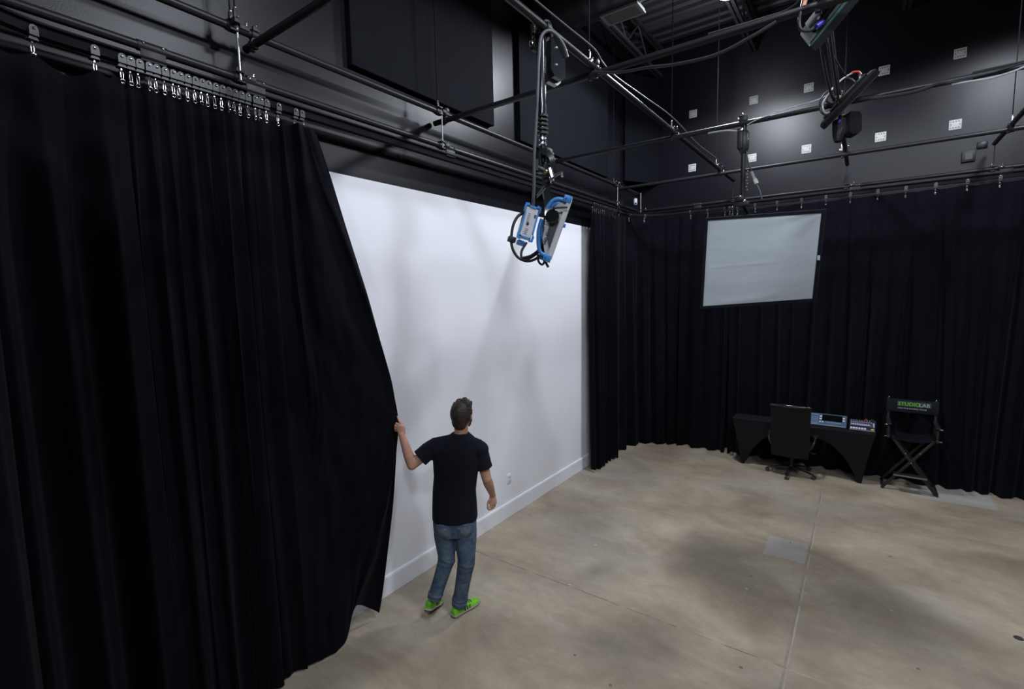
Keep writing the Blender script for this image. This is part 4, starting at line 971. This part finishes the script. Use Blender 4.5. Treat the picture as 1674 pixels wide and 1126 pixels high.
# backrest: curved shell with rolled top
bm = BM()
def backr(u, v):
    w = .252-.018*v; x = (2*u-1)-.05; 
    z = lerp(1.052, .30, v); y = -.235-.10*(z-.45)/.6*1.0 + .035*x*x + .02*math.cos(v*PI)
    return cc+V((x*w, y, z-.0*abs(x)**6))
G = grid(bm, backr, 18, 22)
r0 = bmesh.ops.solidify(bm, geom=list(bm.faces), thickness=-.055)
bmesh.ops.bevel(bm, geom=[e for e in bm.edges if e.is_manifold and e.calc_face_angle() > 1.2], offset=.018, segments=3, affect='EDGES')
bk_ = obj('backrest', bm, M['leather'], t, ang=50)
bm = BM(); P = [backr(i/14, .0)+V((0, -.012, .008)) for i in range(15)]; tube(bm, P, [.012+.012*math.sin(PI*i/14)**.5 for i in range(15)], 12); obj('head_roll', bm, M['gloss'], bk_, label='shiny rolled top edge')
for s in (-1, 1):
    bm = BM(); P = smooth_pts([cc+V((s*.25, -.20, .46)), cc+V((s*.28, -.19, .54)), cc+V((s*.29, -.05, .60)), cc+V((s*.29, .14, .58)), cc+V((s*.29, .16, .55)), cc+V((s*.24, .08, .45))], 5); tube(bm, P, (.018), 10); ar = obj('armrest', bm, M['black'], t)
    bm = BM(); tube(bm, [cc+V((s*.29, -.10, .615)), cc+V((s*.29, .12, .605))], [(.03, .014), (.03, .014)], 10, up=(0, 0, 1)); obj('arm_pad', bm, M['leather'], ar)
bm = BM(); box(bm, cc+V((0, .0, .395)), (.20, .24, .04), bev=.01); tube(bm, [cc+V((.08, -.02, .38)), cc+V((.30, -.06, .35))], .008, 8); obj('tilt_mechanism', bm, M['black'], t)

# ------------------------------------------------------------------ director's chair
dx0, dx1, dyf, dyr = .335, .86, 8.02, 8.36
t = thing('folding_tall_chair', 'tall black folding chair with green lettered back, right of the table', 'chair', ((dx0+dx1)/2, (dyf+dyr)/2, 0))
def bar(bm, p, q, w=.028, d=.02): 
    p, q = V(p), V(q); ax = (q-p).normalized(); a_, b2_ = frame_of(ax, (0, 1, 0)); box(bm, (p+q)/2, (w, d, (q-p).length), Matrix((a_, b2_, ax)).transposed(), bev=.003)
for y, nm in ((dyf, 'front'), (dyr, 'rear')):
    for (xa, xb) in ((dx0-.03, dx1-.05), (dx1+.0, dx0+.05)):
        bm = BM(); bar(bm, (xa, y+(.02 if xa > xb else 0), .012), (xb, y+(.02 if xa > xb else 0), .72), .034, .02); obj('leg', bm, M['wood'], t)
for x in (dx0+.01, dx1-.02):
    bm = BM(); bar(bm, (x-.03 if x < .5 else x+.03, dyf-.02, .03), (x-.03 if x < .5 else x+.03, dyr+.04, .03), .03, .025); obj('floor_rail', bm, M['wood'], t)
    bm = BM(); bar(bm, (x, dyf-.03, .725), (x, dyr+.04, .725), .03, .03); obj('seat_rail', bm, M['wood'], t)
    bm = BM(); bar(bm, (x, dyr-.02, .71), (x, dyr+.03, 1.175), .028, .022); po = obj('back_post', bm, M['wood'], t)
    bm = BM(); ball(bm, (x, dyr+.03, 1.185), .011, 8); obj('post_cap', bm, M['steel'], po)
    bm = BM(); bar(bm, (x, dyf+.02, .71), (x, dyf+.02, .885), .026, .022); obj('arm_post', bm, M['wood'], t)
    xo = x-.03 if x < .5 else x+.03
    bm = BM(); box(bm, (x, (dyf+dyr)/2, .895), (.05, .40, .018), bev=.004); am = obj('armrest', bm, M['wood'], t)
    bm = BM(); box(bm, (xo, dyf-.03, .887), (.035, .012, .012), bev=.003); obj('arm_end', bm, M['chrome'], am, label='bright metal arm end')
    bm = BM(); box(bm, (xo, dyf-.03, .73), (.03, .01, .012), bev=.003); obj('rail_end', bm, M['steel'], am)
def seat_fn(u, v): return V((lerp(dx0+.01, dx1-.02, u), lerp(dyf-.02, dyr+.02, v), .745-.045*math.sin(PI*u)))
bm = BM(); grid(bm, seat_fn, 14, 4); bmesh.ops.solidify(bm, geom=list(bm.faces), thickness=.006); bmesh.ops.translate(bm, verts=[v for v in bm.verts if v.co.y < dyf+.0], vec=(0, 0, -.02)); obj('seat', bm, M['canvas'], t)
bm = BM(); box(bm, ((dx0+dx1)/2-.005, dyr-.005, 1.085), (dx1-dx0+.02, .012, .175), Matrix.Rotation(math.radians(-5), 3, 'X'), bev=.003); bkp = obj('back_sling', bm, M['canvas'], t)
ctr = V(((dx0+dx1)/2-.005, dyr-.014, 1.085)); bx = V((1, 0, 0)); by = Matrix.Rotation(math.radians(-5), 3, 'X')@V((0, 0, 1)); bz = bx.cross(by)
bm = BM(); box(bm, ctr+by*.028+bx*.02, (.352, .001, .070), Matrix((bx, -bz, by)).transposed()); obj('print_ground', bm, M['greendark'], bkp, smooth=False, label='dark green printed ground')
text_mesh('lettering', 'STUDIO', .065, ctr+bx*-.150+by*.006+bz*.002, bx, by, M['green'], bkp, label='bright green lettering')
text_mesh('lettering', 'LAB', .065, ctr+bx*.071+by*.004+bz*.002, bx, by, M['whiteprint'], bkp, label='pale grey lettering')
text_mesh('lettering', 'CREATIVE SHARED SPACE', .0265, ctr+bx*-.155+by*-.040+bz*.002, bx, by, M['whiteprint'], bkp, label='small grey line of lettering')
bm = BM(); box(bm, ((dx0+dx1)/2-.01, dyf-.02, .235), (.34, .12, .016), bev=.004); obj('footrest', bm, M['wood'], t)
bm = BM(); box(bm, ((dx0+dx1)/2-.01, dyf-.082, .235), (.34, .006, .020)); obj('footrest_edge', bm, M['steel'], t, smooth=False)
bm = BM()
for p in (((dx0+dx1)/2+.0, dyf-.014, .40), (dx0+.2, dyf-.014, .52), (.68, dyf-.014, .54)): ball(bm, p, .008, 8)
obj('rivet', bm, M['brass'], t)

# ------------------------------------------------------------------ the man
man = thing('person', 'person in black t-shirt, blue jeans and lime green shoes pulling the curtain edge', 'person', (-2.72, 2.83, 0))
F = V((-.64, .768, 0)); Rt = V((.768, .64, 0)); UP = V((0, 0, 1))
def ring_tube(bm, rows, seg=28):
    """rows: (centre, half width along Rt, half depth along F)"""
    rs = []
    for c, a_, b2_ in rows:
        c = V(c); rs.append([bm.verts.new(c+Rt*math.copysign(abs(math.cos(q))**.85, math.cos(q))*a_+F*math.copysign(abs(math.sin(q))**.85, math.sin(q))*b2_) for q in [2*PI*k/seg for k in range(seg)]])
    for A, B in zip(rs, rs[1:]):
        for k in range(seg): bm.faces.new((A[k], A[(k+1) % seg], B[(k+1) % seg], B[k]))
    bm.faces.new(rs[0]); bm.faces.new(rs[-1])
LS, LE, LW = V((-2.80, 2.755, 1.478)), V((-2.905, 2.605, 1.345)), V((-2.972, 2.573, 1.590))
RS, RE, RW = V((-2.518, 2.985, 1.452)), V((-2.462, 3.012, 1.19)), V((-2.522, 3.16, .985))
NK = V((-2.628, 2.893, 1.54)); HC = V((-2.615, 2.905, 1.722))
yaw = math.radians(-24); hf_ = V((F.x*math.cos(yaw)-F.y*math.sin(yaw), F.x*math.sin(yaw)+F.y*math.cos(yaw), .10)).normalized()
hr = hf_.cross(UP).normalized(); hu = hr.cross(hf_); hu = (hu+hr*.06).normalized(); hr = hf_.cross(hu).normalized()
HM = Matrix((hr, hf_, hu)).transposed()
def H(x, y, z): return HC+hr*x+hf_*y+hu*z
bm = BM()
ball(bm, H(0, -.008, .02), (.073, .092, .098), 24, HM)                 # skull
ball(bm, H(0, .03, -.035), (.056, .062, .078), 20, HM)                 # face
ball(bm, H(0, .062, -.088), (.028, .026, .024), 12, HM)                # chin
tube(bm, [H(0, .085, .015), H(0, .103, -.012), H(0, .110, -.028), H(0, .092, -.034)], [.008, .011, .014, .012], 10)   # nose
tube(bm, [H(-.04, .072, .026), H(0, .088, .03), H(.04, .072, .026)], .010, 8)   # brow
for s in (-1, 1):
    tube(bm, smooth_pts([H(s*.071, -.005, .018), H(s*.085, -.012, .022), H(s*.088, -.014, -.005), H(s*.082, -.004, -.032), H(s*.071, .002, -.036)], 3), [.009]*13, 8)   # ears
    ball(bm, H(s*.073, -.002, -.008), (.010, .014, .024), 10, HM)
tube(bm, [NK+V((0, 0, -.06)), NK, NK+V((.004, .004, .06)), H(0, -.02, -.07), H(0, -.01, -.02)], [.075, .060, .056, .056, .058], 18)
# torso core under the shirt
ring_tube(bm, [((-2.705, 2.878, .84), .15, .10), ((-2.696, 2.871, 1.09), .145, .09), ((-2.655, 2.877, 1.36), .165, .10), ((-2.64, 2.885, 1.47), .13, .07), ((-2.63, 2.893, 1.54), .06, .05)])
def arm(S_, E_, W_, k=1.0):
    tube(bm, [S_, S_.lerp(E_, .5), E_], [.052, .047, .040], 14); ball(bm, E_, .041, 14); ball(bm, S_, .058, 14)
    tube(bm, [E_, E_.lerp(W_, .3), E_.lerp(W_, .65), W_, W_+(W_-E_).normalized()*.02], [.040, .042, .034, (.026), (.026)], 14)
arm(LS, LE, LW); arm(RS, RE, RW)
def hand(o, pts, palm, kr=1.0):
    def hp(p): return V(o)+r_*p[0]+u_*p[1]+b_*p[2]
    tube(bm, [hp(p) for p in palm[0]], palm[1], 14, up=b_)
    for f, rr in pts:
        P = [hp(p) for p in f]; tube(bm, P, [rr*1.08, rr*1.02, rr*.95, rr*.8][:len(P)], 10)
        for q, k in zip(P, [1.08, 1.04, .97, .85]): ball(bm, q, rr*k, 10)
hand(LW, [([(-.006, .088, .004), (-.020, .115, .004), (-.030, .134, -.002), (-.037, .150, -.006)], .0092),
          ([(-.020, .082, .008), (-.043, .097, .006), (-.052, .083, -.008), (-.044, .068, -.014)], .0095),
          ([(-.028, .068, .008), (-.053, .078, .006), (-.060, .062, -.008), (-.050, .049, -.014)], .0090),
          ([(-.030, .052, .006), (-.052, .057, .004), (-.058, .042, -.008), (-.048, .031, -.012)], .0080),
          ([(.010, .030, -.018), (.0, .062, -.040), (-.014, .090, -.048), (-.026, .108, -.050)], .0105)],
     ([(0, -.005, 0), (-.002, .02, 0), (-.008, .05, .002), (-.014, .078, .004), (-.014, .086, .004)], [(.026, .020), (.031, .019), (.038, .018), (.034, .015), (.026, .012)]))
hand(RW, [([(-.012, -.075, .010), (-.022, -.108, .006), (-.040, -.112, .020), (-.044, -.098, .030)], .0092),
          ([(-.002, -.080, .008), (-.010, -.117, .0), (-.030, -.124, .012), (-.038, -.110, .024)], .0095),
          ([(.010, -.078, .004), (.006, -.114, -.006), (-.014, -.124, .002), (-.024, -.113, .014)], .0090),
          ([(.020, -.070, .0), (.020, -.100, -.012), (.004, -.110, -.008), (-.006, -.102, .004)], .0080),
          ([(-.018, -.030, .014), (-.036, -.050, .024), (-.042, -.072, .028), (-.038, -.088, .030)], .0105)],
     ([(0, .005, 0), (0, -.02, 0), (0, -.05, .0), (.003, -.075, .004), (.003, -.084, .004)], [(.026, .020), (.030, .018), (.037, .018), (.034, .015), (.027, .012)]))
# lower legs and ankles
LH, LK, LA = V((-2.785, 2.822, .80)), V((-2.745, 2.80, .50)), V((-2.824, 2.712, .165))
RH, RK, RA = V((-2.645, 2.935, .80)), V((-2.62, 2.905, .47)), V((-2.688, 2.872, .085))
for h, k, a_ in ((LH, LK, LA), (RH, RK, RA)):
    tube(bm, [h+V((0, 0, .05)), h, h.lerp(k, .5), k, k.lerp(a_, .35), k.lerp(a_, .8), a_], [.05, .07, .062, .048, .047, .034, .033], 14)
body = obj('body', bm, M['skin'], man, remesh=.0042, smoothit=3)
# hair: short, swept up to a peak
bm = BM(); ball(bm, H(0, -.016, .030), (.088, .102, .108), 24, HM); ball(bm, H(0, -.052, -.030), (.066, .052, .072), 20, HM); ball(bm, H(.02, .02, .085), (.052, .065, .055), 16, HM)
random.seed(3)
for i in range(330):
    th = random.uniform(0, 2*PI); ph = random.uniform(-.2, 1.0)**1 if random.random() < .8 else random.uniform(.6, 1)
    ph = max(0, ph); z = ph; rr = math.sqrt(max(0, 1-z*z)); n = V((rr*math.cos(th), rr*math.sin(th), z))
    b0 = H(n.x*.080, -.014+n.y*.094, .028+n.z*.096)
    grow = .008+.030*max(0, n.z)**1.2*(1 if n.y > -.3 else .45)
    d = (hr*(n.x*.6+.25)+hf_*(n.y*.4+.35*max(0, n.z))+hu*(.35+.8*n.z)).normalized() if n.z > .35 else (hr*n.x+hf_*(n.y-.2)+hu*-.5).normalized()
    tube(bm, [b0-d*.006, b0+d*grow*.6, b0+d*grow], [.0072, .0055, .0022], 5)
for i in range(70):
    x = random.uniform(-.03, .055); y = random.uniform(-.02, .075); b0 = H(x, y, .105-abs(x)*.4-max(0, y-.03)*.5); d = (hu*1.0+hr*(.1+x*4)+hf_*.15).normalized(); q = (.030+.026*random.random())*(1 if x > -.005 else .6)
    tube(bm, [b0, b0+d*q*.6, b0+d*q], [.010, .007, .002], 5)
hair = obj('hair', bm, M['hair'], man, remesh=.0036, smoothit=1)
# face mask and its loops, eyes
bm = BM()
def maskf(u, v):
    a_ = (u-.5)*2.35; rr = .001; z = lerp(-.018, -.108, v); w = .066-.012*v-.006*abs(v-.4)
    return H(math.sin(a_)*w, .012+math.cos(a_)*(.086+.020*math.sin(PI*v))*(1-.25*v), z)
grid(bm, maskf, 22, 8); bmesh.ops.solidify(bm, geom=list(bm.faces), thickness=.004); mk = obj('face_mask', bm, M['mask'], man, ang=60)
for s in (-1, 1):
    bm = BM(); tube(bm, smooth_pts([H(s*.061, .045, -.03), H(s*.078, .01, -.002), H(s*.089, -.016, .006), H(s*.087, -.018, -.028), H(s*.070, .015, -.055), H(s*.056, .04, -.085)], 4), .0022, 6); obj('ear_loop', bm, M['mask'], mk)
    bm = BM(); ball(bm, H(s*.030, .079, .008), .0115, 12); ey_ = obj('eye', bm, M['eye'], man)
    bm = BM(); ball(bm, H(s*.030, .0875, .008), .0050, 8); obj('iris', bm, M['screen'], ey_)
# t-shirt
bm = BM()
ring_tube(bm, [((-2.705, 2.876, .835), .185, .128), ((-2.706, 2.877, .86), .190, .130), ((-2.702, 2.874, .96), .187, .126), ((-2.697, 2.870, 1.09), .180, .118), ((-2.678, 2.873, 1.22), .181, .120), ((-2.660, 2.876, 1.36), .198, .128),
               ((-2.650, 2.880, 1.46), .188, .116), ((-2.640, 2.887, 1.525), .142, .096), ((-2.632, 2.892, 1.565), .092, .078), ((-2.629, 2.893, 1.586), .068, .066)])
for S_ in (LS, RS): tube(bm, [NK+V((0, 0, -.012)), NK.lerp(S_, .5)+V((0, 0, -.006)), S_+V((0, 0, .0))], [.058, .064, .070], 14)
for S_, E_, k in ((LS, LE, .64), (RS, RE, .66)):
    inn_ = S_.lerp(NK, .45)+V((0, 0, -.035)); e = S_.lerp(E_, k)
    tube(bm, [inn_, S_+V((0, 0, -.012)), S_.lerp(E_, .25), S_.lerp(E_, .5), e], [.085, .078, .074, .072, .074], 18); ball(bm, S_+V((0, 0, -.016)), (.088, .082, .076), 16)
# cloth creases
for P in ([(-.10, 1.05), (.02, .98), (.12, 1.0)], [(-.02, .93), (.10, .99), (.17, 1.10)], [(-.15, 1.20), (-.10, 1.12), (-.12, 1.02)], [(.06, 1.28), (.13, 1.20), (.16, 1.12)], [(-.08, .90), (.0, .87), (.12, .90)]):
    tube(bm, smooth_pts([V((-2.70, 2.874, z))+Rt*x-F*(.118*math.sqrt(max(.05, 1-(x/.19)**2))) for x, z in P], 5), .009, 8)
shirt = obj('t_shirt', bm, M['shirt'], man, remesh=.0065, smoothit=5)
# jeans
bm = BM()
ring_tube(bm, [((-2.705, 2.876, .93), .165, .115), ((-2.708, 2.878, .86), .178, .122), ((-2.712, 2.880, .78), .180, .125), ((-2.714, 2.880, .71), .165, .115)])
tube(bm, [LH+V((0, 0, .02)), LH.lerp(LK, .35), LH.lerp(LK, .7), LK, LK.lerp(LA, .3), LK.lerp(LA, .6), LK.lerp(LA, .92), LA+(LK-LA)*.02], [.092, .090, .078, .070, .064, .060, .059, .062], 20)
tube(bm, [RH+V((0, 0, .02)), RH.lerp(RK, .35), RH.lerp(RK, .7), RK, RK.lerp(RA, .3), RK.lerp(RA, .6), RK.lerp(RA, .9), RA+V((0, 0, -.01))], [.096, .094, .082, .072, .066, .062, .061, .066], 20)
for s in (-1, 1): ball(bm, V((-2.712, 2.878, .79))+Rt*.078*s-F*.055, (.085, .085, .095), 18)
for A_, B_, t0, r0 in ((RK, RA, .02, .074), (RK, RA, .09, .072), (RK, RA, .17, .069), (RK, RA, .83, .066), (RK, RA, .92, .067), (LK, LA, .0, .073), (LK, LA, .08, .070), (LK, LA, .86, .064), (RH, RK, .9, .075), (LH, LK, .9, .074), (RK, RA, .3, .066)):
    c = A_.lerp(B_, t0); ax = (B_-A_).normalized(); ax = (ax+Rt*random.uniform(-.25, .25)+F*random.uniform(-.2, .2)).normalized(); p_, q_ = frame_of(ax)
    tube(bm, [c+p_*math.cos(a)*(r0-.007)+q_*math.sin(a)*(r0-.007) for a in [2*PI*i/20 for i in range(20)]], .010, 6, closed=True)
jeans = obj('jeans', bm, M['denim'], man, remesh=.0062, smoothit=3)
from mathutils.bvhtree import BVHTree
bv = BVHTree.FromPolygons([v.co+man.location for v in jeans.data.vertices], [tuple(p.vertices) for p in jeans.data.polygons])
def on_back(p, lift=.003):
    h = bv.ray_cast(p-F*.5, F)
    return (h[0]-F*lift) if h[0] else p
for s in (-1, 1):    # back pockets lie on the seat of the jeans
    bm = BM(); pc = V((-2.712, 2.878, .775))+Rt*.080*s
    def pk(u, v, pc=pc, s=s, g=0.):
        x = (u-.5)*(.115-g)*(1-.15*v); z = .045-g*.5-v*(.105-g)-.016*v*(1-abs(2*u-1)); return pc+Rt*x+V((0, 0, z))
    grid(bm, lambda u, v: on_back(pk(u, v), .0045 if .04 < u < .96 and v < .96 else .001), 24, 20); po = obj('back_pocket', bm, M['faded'], jeans, ang=180)
seam = [on_back(V((-2.712, 2.878, z))+Rt*(.004*math.sin(z*30)), .003) for z in [.84-.012*k for k in range(14)]]
# shoes
def shoe(heel, dirv, pitch, side):
    heel = V(heel); d = V(dirv).normalized(); d = (d*math.cos(pitch)-UP*math.sin(pitch)).normalized(); sd = d.cross(UP).normalized(); up = sd.cross(d)
    def S(x, y, z): return heel+d*x+sd*y+up*z
    prof = [(0, .026, .060), (.02, .034, .085), (.06, .036, .092), (.10, .036, .085), (.15, .042, .066), (.20, .047, .052), (.25, .042, .043), (.285, .028, .034), (.30, .012, .024)]
    bm = BM(); R = []
    for x, w, h in prof:
        row = []
        for k in range(17):
            q = PI*k/16; row.append(bm.verts.new(S(x, math.copysign(abs(math.cos(q))**.6, math.cos(q))*w, .018+(h-.018)*math.sin(q)**.8)))
        R.append(row)
    for A, B in zip(R, R[1:]):
        for k in range(16): bm.faces.new((A[k], A[k+1], B[k+1], B[k]))
        bm.faces.new((A[0], B[0], B[16], A[16]))
    bm.faces.new(R[0]); bm.faces.new(R[-1]); sh = obj('shoe', bm, M['shoe'], man, ang=50)
    ol = [(x, w+.004) for x, w, h in prof]; poly = [(x, w) for x, w in ol]+[(.306, 0)]+[(x, -w) for x, w in reversed(ol)]+[(-.008, 0)]
    bm = BM(); prism(bm, poly, S(0, 0, .009), d, sd, up, .014); obj('midsole', bm, M['sole'], sh, ang=30)
    bm = BM(); prism(bm, [(x*.98, y*.95) for x, y in poly], S(0, 0, 0), d, sd, up, .010); obj('outsole', bm, M['soledark'], sh, ang=30)
    bm = BM()
    for k in range(3):
        for s in (-1, 1): box(bm, S(.105+k*.026, s*(.0405+k*.001), .042-k*.002), (.010, .005, .038), Matrix((d*.9+up*.4, sd, up)).transposed(), bev=.001)
    obj('stripe', bm, M['soledark'], sh)
    bm = BM()
    for k in range(4): tube(bm, [S(.115+k*.025, -.026, .078-k*.008), S(.12+k*.025, 0, .088-k*.009), S(.115+k*.025, .026, .078-k*.008)], .0032, 6)
    obj('laces', bm, M['soledark'], sh)
shoe((-2.698, 2.80, .001), (.035, .26, 0), 0, 1)
shoe((-2.850, 2.655, .078), (-.10, .255, 0), .33, -1)

# ------------------------------------------------------------------ lights
lm = mat('lit_lens', (.8, .8, .8), .5); lb = lm.node_tree.nodes['Principled BSDF']; lb.inputs['Emission Color'].default_value = (.88, .92, 1, 1); lb.inputs['Emission Strength'].default_value = 25; M['lens'] = lm
def spot(name, loc, power, size=150, blend=.25, rad=.12, col=(.85, .90, 1.0), rot=(0, 0, 0)):
    l = bpy.data.lights.new(name, 'SPOT'); l.energy = power; l.spot_size = math.radians(size); l.spot_blend = blend; l.shadow_soft_size = rad; l.color = col
    o = bpy.data.objects.new(name, l); C.objects.link(o); o.location = loc; o.rotation_euler = rot; return o
def highbay(x, y, z, p, label, up=0, rad=.2):
    t = thing('high_bay_light', label, 'ceiling light', (x, y, z+.05))
    bm = BM(); tube(bm, [(x, y, z+.06), (x, y, z+.10), (x, y, z+.16), (x, y, z+.2)], [.13, .13, .09, .06], 24); obj('shade', bm, M['black'], t)
    bm = BM(); tube(bm, [(x, y, z+.035), (x, y, z+.062)], .10, 24); obj('lens', bm, M['lens'], t)
    bm = BM(); cyl(bm, (x, y, z+.2), (x, y, ZC+.03), .008, 8); obj('stem', bm, M['black'], t)
    spot('lamp_beam', (x, y, z), p, 168, .12, rad)
    if up:
        l = bpy.data.lights.new('lamp_spill', 'POINT'); l.energy = up; l.shadow_soft_size = .05; l.color = (.88, .92, 1)
        o = bpy.data.objects.new('lamp_spill', l); C.objects.link(o); o.location = (x-.25, y+.2, z+.1)
highbay(-1.38, 6.2, 5.955, 400, 'high bay ceiling light just above the photo, over the softbox', 65, rad=.16)
highbay(1.68, 6.2, 5.955, 280, 'high bay ceiling light out of view at the far right')
highbay(.0, 2.6, 5.955, 220, 'high bay ceiling light out of view over the man')
highbay(1.68, 2.4, 5.955, 270, 'high bay ceiling light out of view at the right')
highbay(-.4, -2.2, 5.955, 200, 'high bay ceiling light out of view behind the camera on the left')
highbay(1.9, -1.8, 5.955, 430, 'high bay ceiling light out of view behind the camera on the right')
w = bpy.data.worlds.new('world'); bpy.context.scene.world = w; w.use_nodes = True
w.node_tree.nodes['Background'].inputs[0].default_value = (.5, .55, .7, 1); w.node_tree.nodes['Background'].inputs[1].default_value = .008

# ------------------------------------------------------------------ camera
cam = bpy.data.cameras.new('camera'); co = bpy.data.objects.new('camera', cam); C.objects.link(co)
W0, W1, W2 = V((.81167699, .58373136, -.02093243)), V((.04291553, -.09533709, -.99451953)), V((-.58252787, .80633029, -.10243406))
co.matrix_world = Matrix.Translation((0, 0, 2.7)) @ Matrix((W0, -W1, -W2)).transposed().to_4x4()
cam.sensor_width = 36; cam.lens = 795.4*36/1674; cam.clip_start = .05
sc = bpy.context.scene; sc.camera = co
sc.view_settings.view_transform = 'Standard'; sc.view_settings.look = 'None'; sc.view_settings.exposure = 0.15; sc.view_settings.gamma = 1; sc.view_settings.use_curve_mapping = False
